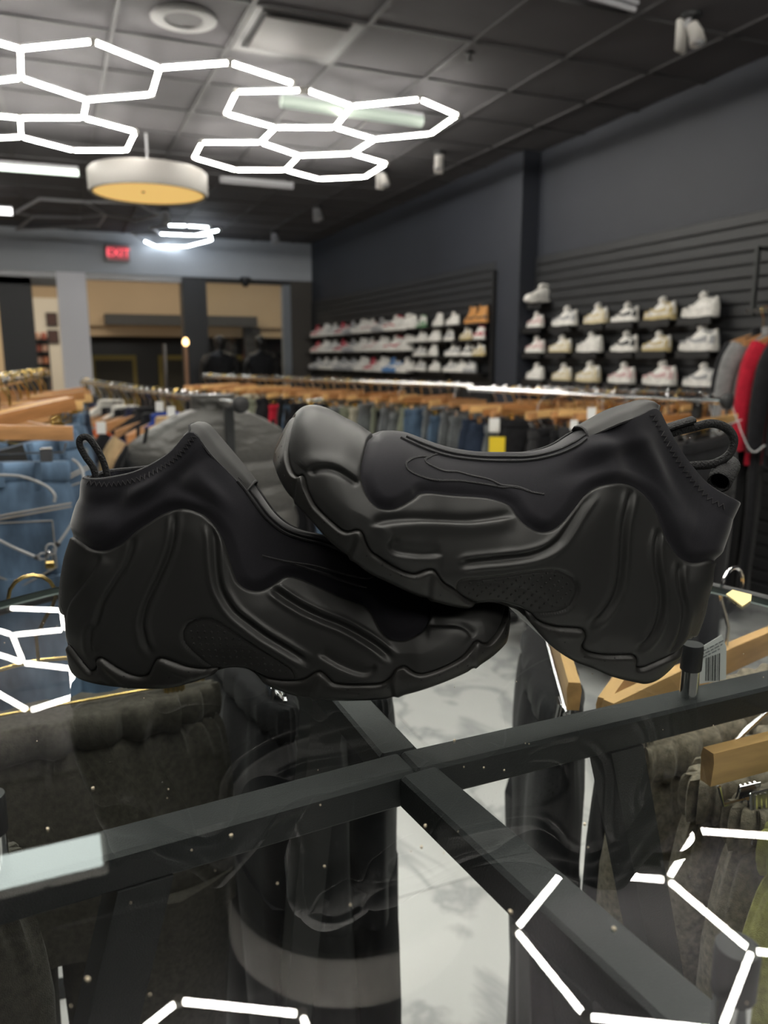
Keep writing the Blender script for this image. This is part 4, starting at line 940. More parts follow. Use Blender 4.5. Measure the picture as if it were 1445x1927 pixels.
def sdist(Q, P, closed=True):
    """distance from points Q to polyline P, sign by inside test when closed, arc position along P"""
    P = np.asarray(P, float); A = P; B = np.roll(P, -1, 0) if closed else P[1:]
    if not closed: A = P[:-1]
    best = np.full(len(Q), 1e9); arc = np.zeros(len(Q)); sgn = np.zeros(len(Q)); acc = 0.0
    for a, b in zip(A, B):
        d = b-a; l2 = d@d+1e-12; w = Q-a; t = np.clip((w@d)/l2, 0, 1); r = w-t[:, None]*d; dd = (r*r).sum(1); m = dd < best
        best[m] = dd[m]; arc[m] = acc+t[m]*math.sqrt(l2); sgn[m] = np.sign(d[0]*w[m, 1]-d[1]*w[m, 0]); acc += math.sqrt(l2)
    best = np.sqrt(best)
    if not closed: return best, arc/acc, sgn
    ins = np.zeros(len(Q), bool)
    for a, b in zip(A, B):
        c = (a[1] > Q[:, 1]) != (b[1] > Q[:, 1])
        xi = (b[0]-a[0])*(Q[:, 1]-a[1])/(b[1]-a[1]+1e-12)+a[0]; ins ^= c & (Q[:, 0] < xi)
    return np.where(ins, best, -best)
def sstep(a, b, x): t = np.clip((x-a)/(b-a), 0, 1); return t*t*(3-2*t)

def shoe(label, O, ax, up, tr):
    """O: heel/sole origin on the mid plane; ax: heel to toe; up: sole normal. tr: outlines and features of the visible side."""
    ax = ax/np.linalg.norm(ax); up = up-ax*(ax@up); up /= np.linalg.norm(up)
    yv = np.cross(up, ax)
    if yv@cF < 0: flip = -1.0                                  # local y pointing at the camera: near side is +y
    else: flip = 1.0
    far = yv*flip                                               # world direction away from the camera
    def px2(p, y):
        d = np.array([ray(*q) for q in p]); y = np.broadcast_to(y, (len(p),)); t = ((O-cC)@far+y)/(d@far); X = cC+d*t[:, None]-O
        return np.stack([X@ax, X@up], 1)
    top = np.array(tr['back']+tr['collar']+tr['vamp'], float); nb_, nc_ = len(tr['back']), len(tr['collar'])
    bot = np.array(tr['bottom'], float)
    T0 = px2(top, 0.0); B0 = px2(bot, -.035)
    x0 = min(T0[:, 0].min(), B0[:, 0].min()); x1 = max(T0[:, 0].max(), B0[:, 0].max()); Lx = x1-x0
    cx0 = T0[nb_-1, 0]; cx1 = T0[nb_+nc_-1, 0]
    K = tr.get('wscale', 1.0)*Lx/.33
    Ws = np.array([[0, .035], [.06, .036], [.16, .039], [.3, .040], [.45, .043], [.58, .050], [.70, .055], [.80, .055], [.9, .051], [1, .046]])
    def Wf(x):
        s = np.clip((x-x0)/Lx, 0, 1); w = np.interp(s, Ws[:, 0], Ws[:, 1])*K
        return w*(.04+.96*np.power(np.clip(1-(1-np.clip((1-s)/.20, 0, 1))**2.3, 0, 1), 1/2.3))
    def cf(x):
        u = np.clip((x-cx0)/(cx1-cx0), 0, 1); c = .031*K*tr.get('cscale', 1.0)*np.sqrt(np.clip(1-(1-np.clip(u/.55, 0, 1))**2, 0, 1))
        c = c*(1-.38*sstep(.55, 1.0, u)); v = np.clip((x-cx1)/(x1-cx1), 0, 1)
        c = np.where(x > cx1, (.031*tr.get('cscale', 1.0)*.62+(.019-.031*tr.get('cscale', 1.0)*.62)*sstep(0, .1, v))*K*(1-sstep(.0, .45, v)), c)
        return np.where(x < cx0, 0, c)
    yt = np.zeros(len(top)); yt[nb_:nb_+nc_] = -cf(T0[nb_:nb_+nc_, 0]); vx = T0[nb_+nc_:, 0]; yt[nb_+nc_:] = -cf(vx)*(1-sstep(0, .06, vx-cx1))
    T1 = px2(top, yt); B1 = B0
    for _ in range(6):
        rh = np.sqrt(np.clip(1-(1-np.clip((B1[:, 0]-T1[0, 0])/(.038*K), 0, 1))**2, 0, 1)); B1 = .5*B1+.5*px2(bot, -.88*Wf(B1[:, 0])*rh)
    def mono(P):
        P = P[np.argsort(P[:, 0], kind='stable')] if False else P.copy(); P[:, 0] = np.maximum.accumulate(P[:, 0]+np.arange(len(P))*1e-7); return P
    T1, B1 = mono(catmull(T1, 4)), mono(catmull(B1, 4))
    x0 = min(T1[0, 0], B1[0, 0]); x1 = max(T1[-1, 0], B1[-1, 0]); Lx = x1-x0
    NS = 430; t = np.linspace(0.0008, .9992, NS); xs = x0+Lx*(t-.80*np.sin(2*math.pi*t)/(2*math.pi))
    def sm(v, k=4): return np.convolve(np.pad(v, k, mode='reflect', reflect_type='odd'), np.hanning(2*k+3)[1:-1]/np.hanning(2*k+3)[1:-1].sum(), 'valid')
    zt = sm(np.interp(xs, T1[:, 0], T1[:, 1])); zb = np.interp(xs, B1[:, 0], B1[:, 1]); zb = np.minimum(zb, zt-.0005); zb[-1] = zt[-1]-5e-6; zb[0] = zt[0]-5e-6
    Wx = sm(Wf(xs)); cx = sm(np.minimum(cf(xs), Wx*.96)); s = (xs-x0)/Lx
    a_ = np.interp(s, [0, .12, .25, .42, .55, .68, .8, 1], [3.2, 2.6, 2.2, 2.0, 1.75, 1.9, 2.2, 2.3])
    b_ = np.interp(s, [0, .06, .14, .35, .45, .58, .7, .82, 1], [.5, .55, .95, .95, .85, .78, .66, .55, .5])
    nbm, nsd, nrf = 12, 165, 9
    rows = []
    # heel: rounded in plan by the distance from its back curve
    bk = T1[T1[:, 0] <= cx0+1e-4]; bz = np.maximum.accumulate(bk[:, 1]+np.arange(len(bk))*1e-7); Rh = .038*K
    def heel(x, z): return np.sqrt(np.clip(1-(1-np.clip((x-np.interp(z, bz, sm(bk[:, 0], 3)))/Rh, 0, 1))**2, 0, 1))
    cap_ = .031*K*tr.get('cscale', 1.0); ch = .66*Wx*np.sqrt(np.clip(1-(1-np.clip((xs-cx0)/Rh, 0, 1))**2, 0, 1)); us = (xs-cx0)/(cx1-cx0)
    cx = np.where((us > 0) & (us < .5), sm(np.minimum(ch, cap_), 5), cx); cx[xs <= cx0] = 0; cx = np.minimum(cx, Wx*.96)
    wh = 1-sstep(cx0-.001, cx0+.035*K, xs)
    dome = np.where(xs > cx1, .24*cx*sstep(0, .012, xs-cx1), 0)
    ztS = sm(zt-dome)
    hs = np.sin(np.linspace(0, math.pi/2, nsd))
    for k in range(nbm): rows.append((.90*Wx*k/nbm*(1-wh+wh*heel(xs, zb)), zb+.0*xs))
    for h in hs:
        q = 1-.10*np.clip(1-h/.22, 0, 1)**2; y = cx+(Wx*q-cx)*np.power(np.clip(1-h**a_, 0, 1), b_); zh = zb+(ztS-zb)*h; hf = heel(xs, zh); y = np.where(wh > 0, (1-wh)*y+wh*np.maximum(Wx*q*hf, cx), y); rows.append((y, zh))
    for k in range(1, nrf+1):
        u = k/nrf; rows.append((cx*(1-u), ztS+(zt-ztS)*(1-(1-u)**2)))
    Y = np.array([r[0] for r in rows]).T; Z = np.array([r[1] for r in rows]).T; X = np.repeat(xs[:, None], Y.shape[1], 1); NR = Y.shape[1]
    isroof = np.arange(NR) >= nbm+nsd; openS = (xs > cx0) & (xs < cx1)
    B = np.stack([X, -Y, Z], -1)                                # near half: local y < 0 along `far`
    def world(Pl): return O+Pl[..., 0:1]*ax+Pl[..., 1:2]*far+Pl[..., 2:3]*up
    gx_ = np.gradient(B, axis=0); gy_ = np.gradient(B, axis=1); N = np.cross(gx_, gy_)
    kM = nbm+nsd                                                 # side and roof get their own normals; closed ridges lie in the mid plane
    Nm = np.cross(np.gradient(B[:, :kM], axis=0), np.gradient(B[:, :kM], axis=1)); Nr = np.cross(np.gradient(B[:, kM-1:], axis=0), np.gradient(B[:, kM-1:], axis=1))[:, 1:]
    Nm /= np.linalg.norm(Nm, axis=2)[..., None]+1e-15; Nr /= np.linalg.norm(Nr, axis=2)[..., None]+1e-15
    shut = cx < 4e-4; ml = Nm[:, -2].copy(); ml[:, 1] = 0; ml /= np.linalg.norm(ml, axis=1)[:, None]+1e-12
    Nm[shut, -1] = ml[shut]; Nr[shut] = ml[shut][:, None, :]
    lr = Nr[:, -1].copy(); lr[:, 1] = 0; Nr[~shut, -1] = (lr/(np.linalg.norm(lr, axis=1)[:, None]+1e-12))[~shut]
    N = np.concatenate([Nm, Nr], 1)
    if (N[NS//2, nbm+20] @ np.array([0, -1, 0])) < 0: N = -N
    px = proj(world(B.reshape(-1, 3)))
    sd_n = sdist(px, tr['neo_poly']); sd_s = sdist(px, tr['sole_poly']); sd_p = sdist(px, tr['pad_poly'])
    bottomrow = np.tile(np.arange(NR) < nbm-1, NS)
    sd_n[bottomrow] = -50; sd_s[bottomrow] = np.maximum(sd_s[bottomrow], 30); sd_p[bottomrow] = -50
    # soft dents in the fabric, creases in the foam
    D = np.zeros(len(px))
    for (bx, by, sx, sy, rot, amp) in tr.get('bumps', []):
        c, s_ = math.cos(math.radians(rot)), math.sin(math.radians(rot)); u = px-np.array([bx, by]); D += 1.5*amp*np.exp(-(((u[:, 0]*c+u[:, 1]*s_)/sx)**2+((-u[:, 0]*s_+u[:, 1]*c)/sy)**2))
    up_off = D*sstep(-4, 30, sd_n)-.0012*np.exp(-(sd_n/8.0)**2)+.0024*sstep(2, 24, sd_n)-.0045*sstep(1, 9, -sd_n)
    R = np.zeros(len(px))
    for pts, dep, wid, lip, lipw in tr['creases']:
        Pc = catmull(pts, 5); d, arc, sg = sdist(px, Pc, False); e = sstep(0, .10, arc)*sstep(0, .12, 1-arc)
        sdv = d*sg
        u_ = sdv*np.sign(lipw)
        if abs(lipw) <= 7 and len(pts) > 6: R += e*(-dep*np.exp(-(d/wid)**2)+.75*lip*np.exp(-((d-wid*2.1)/5.0)**2)); continue
        R += e*(-.9*dep*np.exp(-((u_+2)/(wid*np.where(u_ < -2, 1.7, .8)))**2)+.85*lip*np.where(u_ > 0, 1, 0)*np.exp(-((u_-9)/15.0)**2)*sstep(0, 7, u_))
    sd_h = np.minimum(-sd_n, -sd_s)                              # inside the foam shell > 0
    sh_off = -.0036+.0042*sstep(-6, 5, sd_h)+.0014*sstep(0, 45, sd_h)+R*sstep(-2, 12, sd_h)
    inpad = sstep(-2.0, 1.5, sd_p); sh_off -= .0016*inpad+.0012*np.exp(-(sd_p/2.6)**2)
    endf = np.repeat(.15+.85*sstep(.001, .022, 1-s), NR); so_off = -.0050+.0050*sstep(-6.5, 3.5, sd_s)+.0030*sstep(-6.5, 3.5, sd_s)*endf
    for pts, dep, wid, lip, lipw in tr.get('sole_creases', []):
        Pc = catmull(pts, 4); d, arc, sg = sdist(px, Pc, False); so_off += (lip*np.exp(-(d/lipw)**2)-dep*np.exp(-((d*sg-wid)/wid)**2))*sstep(0, .3, arc)
    pd_off = .0014*sstep(-3, 0, sd_p)-.0009
    e = empty('shoe', O, label, 'shoe', 'pair of black slip-on shoes')
    e.matrix_world = Matrix([[ax[0], far[0], up[0], O[0]], [ax[1], far[1], up[1], O[1]], [ax[2], far[2], up[2], O[2]], [0, 0, 0, 1]])
    I = np.arange(NS*NR).reshape(NS, NR)
    Fq = np.stack([I[:-1, :-1], I[1:, :-1], I[1:, 1:], I[:-1, 1:]], -1).reshape(-1, 4)
    roofF = (isroof[1:][None, :] & (openS[:-1] & openS[1:])[:, None]).reshape(-1)
    pinch = (xs[:-1] < cx1) & (xs[1:] > cx1)
    Vb = B.reshape(-1, 3); Nn = N.reshape(-1, 3)
    # beyond the tongue the roof may close; faces with no area are harmless
    def part(name, off, keepv, m):
        V = Vb+Nn*(off*np.repeat(sstep(0, .0025, 1-s)*sstep(-.0005, .0015, s), NR))[:, None]
        sel = keepv[Fq].all(1) & ~roofF
        f = Fq[sel]; used = np.unique(f); rm = np.full(len(V), -1); rm[used] = np.arange(len(used)); f = rm[f]; V = V[used]
        V[:, 1] = np.minimum(V[:, 1], 0)
        if name == 'pad': link(name, mesh_np(name, V*np.array([1, -1, 1]), f), m, e); me = mesh_np(name, V, f); return link(name, me, m, e)
        V2 = V*np.array([1, -1, 1]); f2 = f[:, ::-1]+len(V)
        me = mesh_np(name, np.vstack([V, V2]), np.vstack([f if flip > 0 else f, f2]))
        bm = bmesh.new(); bm.from_mesh(me); bmesh.ops.remove_doubles(bm, verts=bm.verts[:], dist=1e-5); bmesh.ops.recalc_face_normals(bm, faces=bm.faces[:])
        for fc in bm.faces: fc.smooth = True
        bm.to_mesh(me); bm.free()
        return link(name, me, m, e)
    upo = part('upper', up_off, sd_n > -14, M_neo)
    sho = part('foam_shell', sh_off, sd_h > -9, M_foam)
    outo = part('outsole', so_off, sd_s > -8, M_sole)
    pado = part('pad', pd_off-.0002, sd_p > -4.5, M_pad)
    # surfaces to lay threads on
    bvs = [BVHTree.FromPolygons([tuple(v.co) for v in o.data.vertices], [tuple(p.vertices) for p in o.data.polygons]) for o in (upo, sho, pado, [c for c in e.children if c.name.startswith('outsole')][0])]
    Ml = np.array([ax, far, up])
    oc = Ml@(cC-O)
    def hit(q, which=(0,)):
        d = Ml@ray(*q); best = None
        for w in which:
            h = bvs[w].ray_cast(Vector(oc), Vector(d))
            if h[0] is not None and (best is None or h[3] < best[3]): best = h
        if best is None: return None
        return np.array(best[0]), np.array(best[1])
    def onsurf(pts, lift, which=(0,), n_=5):
        out = []
        for q in catmull(pts, n_):
            h = hit(q, which)
            if h is not None:
                nn = h[1] if h[1]@(oc-h[0]) > 0 else -h[1]; out.append(h[0]+nn*lift)
        return np.array(out)
    def mirror_tube(mb, P, r, n_=6):
        if len(P) < 2: return
        mb[0].tube(P, r, n_); mb[1].tube(P*np.array([1, -1, 1]), r, n_)
    lg = [MB(), MB()]
    for pts in tr['logo']: mirror_tube(lg, onsurf(pts, -.0005), .0012)
    for m_ in lg: m_.build('logo_stitching', M_piping, upo, True, label='embroidered outline emblem on the fabric side')
    pi = [MB(), MB()]
    for pts in tr['piping']: mirror_tube(pi, onsurf(pts, .0003), .0011)
    for m_ in pi: m_.build('seam_piping', M_piping, upo, True)
    zz = [MB(), MB()]; ce = catmull(tr['zig'], 10); L_ = np.concatenate([[0], np.cumsum(np.linalg.norm(np.diff(ce, axis=0), axis=1))])
    nz = int(L_[-1]/tr.get('zig_step', 6.0)); pts = []
    for k in range(nz):
        l = L_[-1]*k/nz; q = np.array([np.interp(l, L_, ce[:, 0]), np.interp(l, L_, ce[:, 1])]); q2 = np.array([np.interp(l+2, L_, ce[:, 0]), np.interp(l+2, L_, ce[:, 1])]); tn = (q2-q)/(np.linalg.norm(q2-q)+1e-9); nv = np.array([-tn[1], tn[0]])
        if nv[1] < 0: nv = -nv
        h = hit(q+nv*(6 if k % 2 else 15))
        if h is not None: pts.append(h[0]+(h[1] if h[1]@(oc-h[0]) > 0 else -h[1])*.0005)
    if len(pts) > 3: mirror_tube(zz, np.array(pts), .00038, 4)
    for m_ in zz: m_.build('zigzag_stitching', M_stitch, upo, True)
    # collar binding and lining
    oi = np.where(openS)[0]; j = nbm+nsd-1
    ed = B[oi, j]; cb_ = MB(); full = np.vstack([ed, (ed*np.array([1, -1, 1]))[::-1]]); cb_.tube(full[::2], .0019, 8)
    cb_.build('collar_binding', M_piping, upo, True)
    dz = np.linspace(0, 1, 8); Lg = []
    for u in dz: Lg.append(np.stack([ed[:, 0], np.minimum(ed[:, 1]+.0025, -.0002)*(1+.05*u), ed[:, 2]-.075*K*u*np.clip(cx[oi]/(.02*K), .1, 1)], -1))
    Lg = np.array(Lg); n8, m8 = Lg.shape[:2]; J = np.arange(n8*m8).reshape(n8, m8); f = np.stack([J[:-1, :-1], J[1:, :-1], J[1:, 1:], J[:-1, 1:]], -1).reshape(-1, 4)
    V = Lg.reshape(-1, 3); V2 = V*np.array([1, -1, 1]); k0 = len(V)
    fl_ = [np.vstack([f, f[:, ::-1]+k0])]
    fl_.append(np.array([[J[i, -1], J[i+1, -1], J[i+1, -1]+k0, J[i, -1]+k0] for i in range(n8-1)]))
    fl_.append(np.array([[J[-1, i], J[-1, i+1], J[-1, i+1]+k0, J[-1, i]+k0] for i in range(m8-1)]))
    link('lining', mesh_np('lining', np.vstack([V, V2]), np.vstack(fl_)), M_lining, e)
    # pad dots and sole pits
    dt = {1: MB(), -1: MB()}; gx0, gy0 = tr['dot_grid']
    pp_ = np.array(tr['pad_poly']); cen = pp_.mean(0); cand = []
    for i in range(-24, 25):
        for k in range(-14, 15): cand.append(cen+np.array(gx0)*i+np.array(gy0)*k)
    cand = np.array(cand); cand = cand[sdist(cand, pp_) > 5.0]
    for q in cand:
        h = hit(q, (1, 2))
        if h is None: continue
        nn = h[1] if h[1]@(oc-h[0]) > 0 else -h[1]
        for sg in (1, -1):
            fx = np.array([1, sg, 1]); p, nv = h[0]*fx, nn*fx; t1 = np.cross(nv, [0, 0, 1]); t1 /= np.linalg.norm(t1)+1e-9; t2 = np.cross(nv, t1)
            dt[sg].loft([[p+(t1*math.cos(q_)+t2*math.sin(q_))*r+nv*z for q_ in np.linspace(0, 2*math.pi, 7)[:-1]] for r, z in ((.0011, -.0003), (.0009, .00045), (.0004, .0007))])
    pads = {1: pado, -1: [c for c in e.children if c.name.startswith('pad') and c != pado][0]}
    for sg in (1, -1): dt[sg].build('pad_dots', M_pad, pads[sg], True, kind='stuff')
    pt = MB()
    for q in tr['pits']:
        h = hit(q, (3,))
        if h is None: continue
        nn = h[1] if h[1]@(oc-h[0]) > 0 else -h[1]
        for sg in (1, -1):
            fx = np.array([1, sg, 1]); p, nv = h[0]*fx, nn*fx; t1 = np.cross(nv, [0, 0, 1]); t1 /= np.linalg.norm(t1)+1e-9; t2 = np.cross(nv, t1)
            pt.loft([[p+(t1*math.cos(q_)+t2*math.sin(q_))*r+nv*z for q_ in np.linspace(0, 2*math.pi, 7)[:-1]] for r, z in ((.0008, -.0003), (.0007, .00012))])
    pt.build('sole_pits', M_pit, outo, True, kind='stuff')
    # leather tab over the tongue
    tb = tr['tab']; ts = px2(tb, 0.0); ti = np.where((xs >= min(ts[:, 0])) & (xs <= max(ts[:, 0])))[0]
    ti = ti[ti >= np.where(xs > cx1)[0][0]]
    if len(ti) > 4:
        j0 = nbm+nsd-2; G = B[ti][:, j0:]; Ng = N[ti][:, j0:]
        rm_ = [0.0005, .0028]; V = []
        for o_ in rm_:
            q_ = np.linspace(0, 1, G.shape[1])[None, :, None]; w_ = 1.0 if o_ < .001 else (.6+1.3*sstep(0, .5, q_))
            g = G+Ng*o_*w_; g[..., 1] = np.minimum(g[..., 1], 0); V.append(np.concatenate([g, (g*np.array([1, -1, 1]))[:, ::-1][:, 1:]], 1))
        a, b = V; n1, m1 = a.shape[:2]; J = np.arange(n1*m1).reshape(n1, m1); f = np.stack([J[:-1, :-1], J[1:, :-1], J[1:, 1:], J[:-1, 1:]], -1).reshape(-1, 4); k0 = n1*m1
        fs = [f+k0, f[:, ::-1]]; bd = list(J[0])+list(J[1:, -1])+list(J[-1, ::-1][1:])+list(J[::-1, 0][1:-1])
        fs.append(np.array([[p, q, q+k0, p+k0] for p, q in zip(bd, bd[1:]+bd[:1])]))
        me = mesh_np('tongue_tab', np.vstack([a.reshape(-1, 3), b.reshape(-1, 3)]), np.vstack(fs))
        bm = bmesh.new(); bm.from_mesh(me); bmesh.ops.recalc_face_normals(bm, faces=bm.faces[:]); bm.to_mesh(me); bm.free()
        try: me.set_sharp_from_angle(angle=math.radians(50))
        except Exception: pass
        tbo = link('tongue_tab', me, M_tab, e, label='smooth leather tab over the tongue')
        edg = MB(); per = [b.reshape(-1, 3)[p] for p in bd[::2]]; edg.tube(per, .0009, 5, closed=True); edg.build('tab_edge', M_piping, tbo, True)
    for nm, pts, r, fl2 in tr['loops']:
        P = px2(np.array(pts, float), 0.0); P3 = np.stack([P[:, 0], np.zeros(len(P)), P[:, 1]], -1); MB().tube(catmull(P3, 6), r, 10, flat=fl2, up=(0, 1, 0)).build(nm, M_webbing, e, True)
    for nm, pa_, pb_, r in tr.get('rolls', []):
        P = px2(np.array([pa_, pb_], float), 0.0); a = np.array([P[0, 0], -.010, P[0, 1]]); b = np.array([P[1, 0], .012, P[1, 1]]); d = (b-a)/np.linalg.norm(b-a)
        t1 = np.cross(d, [0, 0, 1.0]); t1 /= np.linalg.norm(t1); t2 = np.cross(d, t1); rings = []
        for p, rr in ((a+d*.01, r*.72), (a, r*.74), (a-d*.0008, r*.85), (a, r), (b, r*1.06), (b+d*.0008, r*.9), (b, r*.76), (a+d*.008, r*.72)): rings.append([p+rr*(t1*math.cos(q)*1.05+t2*math.sin(q)) for q in np.linspace(0, 2*math.pi, 25)[:-1]])
        MB().loft(rings, True).build(nm, M_webbing, e, True, 60)
    return e

def ex(P, dx=0, dy=0): return [(x+dx, y+dy) for x, y in P]
# traced outlines (photo pixels) of the upper shoe, listed heel to toe
A_top_vamp = [(1221, 769), (1200, 776), (1171, 787), (1150, 797), (1120, 809), (1104, 815), (1081, 830), (1048, 845.5), (1000, 856), (949, 857), (897, 856), (845, 848.5), (800, 834), (762, 819.5), (740, 817), (726, 817), (703.5, 818), (676.5, 804), (649.5, 792), (624.6, 778), (604, 770), (583, 767), (568.5, 770), (554, 782), (543, 796), (532, 815), (524, 835), (521, 853)]
A_bottom = [(1293, 1195), (1282, 1213), (1263, 1245), (1241, 1267), (1216, 1278), (1194, 1275), (1155, 1265.6), (1119, 1250), (1083, 1236.5), (1050, 1216), (1025, 1192), (1000, 1162), (983, 1146), (960, 1137.5), (941, 1132), (921, 1131), (900, 1133), (874, 1135), (849.5, 1131), (824.6, 1124.6), (812, 1119.5), (783, 1110), (741.5, 1091), (700, 1070.6), (678.5, 1055), (649.5, 1030.7), (624.6, 1010), (593, 974.6), (568.5, 947.6), (541.5, 912), (527, 881), (521, 856)]
A_sole = [(553, 782.6), (547.7, 800), (543.6, 823), (541.5, 850), (544.6, 873), (551, 889.5), (560, 898), (568.5, 895.7), (573, 902), (577, 918.5), (583, 933), (593, 952), (610, 970), (628.7, 987), (643, 998.5), (655.7, 1002), (672, 998.5), (680.6, 1003.7), (687, 1022), (697, 1039), (712, 1049), (728, 1060), (749, 1072), (770, 1080), (784, 1081), (800, 1075), (814, 1073), (822.5, 1083), (833, 1097.6), (858, 1113), (878, 1129), (900, 1136), (921, 1135), (941, 1136), (960, 1140), (983, 1148), (1000, 1157), (1008, 1166.5), (1024.6, 1175), (1049.5, 1181), (1087, 1183), (1097, 1187), (1100, 1197.6), (1093, 1212), (1099, 1224.6), (1120, 1231), (1149, 1234), (1180, 1233), (1191, 1234), (1196.5, 1242), (1195, 1252), (1200, 1257), (1212, 1256), (1235, 1246), (1260, 1235), (1275, 1227), (1300, 1200)]
A_neo = [(702, 819), (693, 829), (687, 850), (681.7, 873), (680, 893.6), (684.8, 916.5), (693, 935), (707.6, 951.8), (724, 958), (743, 957), (759.5, 949.7), (780, 937), (787, 930), (798, 927), (816, 927), (845, 930.5), (887, 933), (918, 935.7), (945, 943), (961.6, 952), (972, 967), (984.4, 982), (997.6, 992), (1012, 999.4), (1028.7, 1000.4), (1045, 994), (1064, 977.6), (1082.7, 954.7), (1099, 934), (1120, 917.4), (1149, 910), (1176, 910), (1202.7, 921.5), (1224, 943), (1238.5, 969), (1248, 995.5), (1260, 1021.8), (1276.7, 1045.6), (1296, 1057.6), (1315, 1058.8), (1339, 1055), (1353, 1057.6), (1375, 1062)]
A_pad = [(900, 1088.6), (941.5, 1083.5), (983, 1077), (1014, 1073), (1045, 1073), (1066, 1079), (1080.6, 1092), (1085, 1108), (1078.5, 1129), (1062, 1146), (1035, 1152), (1004, 1152), (991, 1146), (975, 1138), (941.5, 1130), (910, 1129), (895, 1131), (878.5, 1124.6), (863, 1113), (861, 1104), (868, 1093.5), (882.7, 1089)]
trA = dict(cscale=.5, 
    back=[(1295, 1189), (1302, 1159), (1308, 1131), (1311, 1117), (1319, 1086), (1323, 1062), (1330, 1050), (1336, 1026), (1348, 991), (1354, 967), (1366, 946)],
    collar=[(1360, 939), (1348, 933), (1329, 917), (1310, 895), (1291, 869), (1272, 838), (1253, 804.5), (1240, 780), (1229, 763)],
    vamp=A_top_vamp, bottom=A_bottom,
    neo_poly=list(map(tuple, catmull(A_neo, 4)))+[(1460, 1062), (1460, 640), (702, 640)],
    sole_poly=list(map(tuple, catmull(A_sole, 3)))+[(1340, 1200), (1340, 1400), (400, 1400), (400, 760), (553, 760)],
    pad_poly=list(map(tuple, catmull(A_pad, 4, True))),
    creases=[([(579, 893), (589, 883), (608, 880), (629, 883), (650, 893.6), (678, 911)], .0022, 5, .0017, -7),
             ([(692, 990), (731, 982), (773, 979), (825, 980), (876, 982), (918, 978), (955, 972), (976, 970)], .0026, 6, .0020, 8),
             ([(748, 1008), (735, 1024), (740, 1036), (760, 1041), (795, 1044), (833, 1042)], .0024, 7, .0015, 6),
             ([(856, 1068), (876, 1060), (908, 1056), (950, 1052), (993, 1046), (1025, 1035.7), (1050, 1019), (1066, 998), (1081, 973), (1097, 948), (1112, 928), (1122, 917)], .0024, 6, .0016, 7),
             ([(1191, 915), (1180, 948), (1172, 984), (1168, 1025), (1166, 1067), (1159, 1108), (1145, 1139), (1124, 1164), (1102, 1182)], .0022, 5, .0015, 7),
             ([(1245, 990), (1236, 1012), (1232, 1038), (1234, 1074), (1241, 1110), (1241, 1146), (1231, 1182), (1216, 1206), (1194, 1226)], .0022, 5, .0015, 7),
             ([(1281, 1055), (1276, 1081), (1279, 1112), (1286, 1146), (1283, 1173), (1279, 1195), (1266, 1223), (1254, 1238)], .0018, 5, .0012, 6)],
    sole_creases=[([(566, 897), (566, 915), (563, 940)], .0008, 5, .0010, 6), ([(674, 1000), (672, 1020), (664, 1044)], .0010, 6, .0010, 8), ([(815, 1075), (812, 1095), (812, 1120)], .0010, 6, .0010, 8), ([(1098, 1190), (1080, 1194), (1050, 1193)], .0006, 5, .0008, 6)],
    bumps=[(1180, 850, 26, 70, -30, -.0035), (1235, 880, 16, 70, -32, .0022), (1262, 905, 22, 60, -30, -.0022), (1150, 840, 60, 16, -12, .0022), (1110, 880, 50, 16, -20, -.0020), (1290, 990, 40, 26, 30, .0012)],
    logo=[[(829, 853), (804, 858), (783, 860), (768.5, 867), (764, 875.5), (770.6, 886), (791, 896), (820, 903.5), (866, 904.6), (918, 912), (945, 917), (961.6, 916), (982, 920), (1000, 926), (1024, 930)],
          [(812, 857), (801.7, 863), (800.7, 869), (812, 876.5), (835, 886), (860, 888), (887, 895), (920, 902.5), (941, 912), (955, 914.5), (975, 917), (1000, 926)]],
    piping=[[(764, 822), (800, 837), (845, 851.5), (897, 859), (949, 860), (1000, 859), (1048, 848), (1081, 833), (1102, 819)],
            [(754, 824), (800, 845), (845, 859), (897, 866), (949, 868), (1000, 866), (1050, 855), (1085, 840), (1104, 826)]],
    zig=[(1368, 945), (1348, 935), (1329, 919), (1310, 897), (1291, 871), (1272, 840), (1253, 806), (1240, 783), (1232, 770)], zig_step=5.5,
    dot_grid=((15.5, 4.3), (-8.5, 7.5)),
    pits=[(524, 860), (530, 840), (528, 870), (534, 895), (547, 912), (571, 928), (584, 957), (610, 983), (637, 1006), (690, 1046), (719, 1064), (720, 1062), (755, 1083), (784, 1088), (735, 1082), (829, 1120), (878, 1132), (1036, 1186), (1061, 1190), (1063, 1209), (1100, 1236), (1138, 1244), (1157, 1238)],
    tab=[(1100, 806), (1228, 760)],
    loops=[('pull_loop', [(1246, 834), (1262, 816), (1305, 804), (1339, 797), (1367, 806), (1381, 828), (1371, 856), (1341, 873), (1300, 877), (1280, 882)], .0033, .7), ('strap_end', [(1240, 815), (1256, 805), (1303, 790)], .0028, 1.9)],
    rolls=[('heel_tab', (1338, 903), (1388, 880), .0082)])
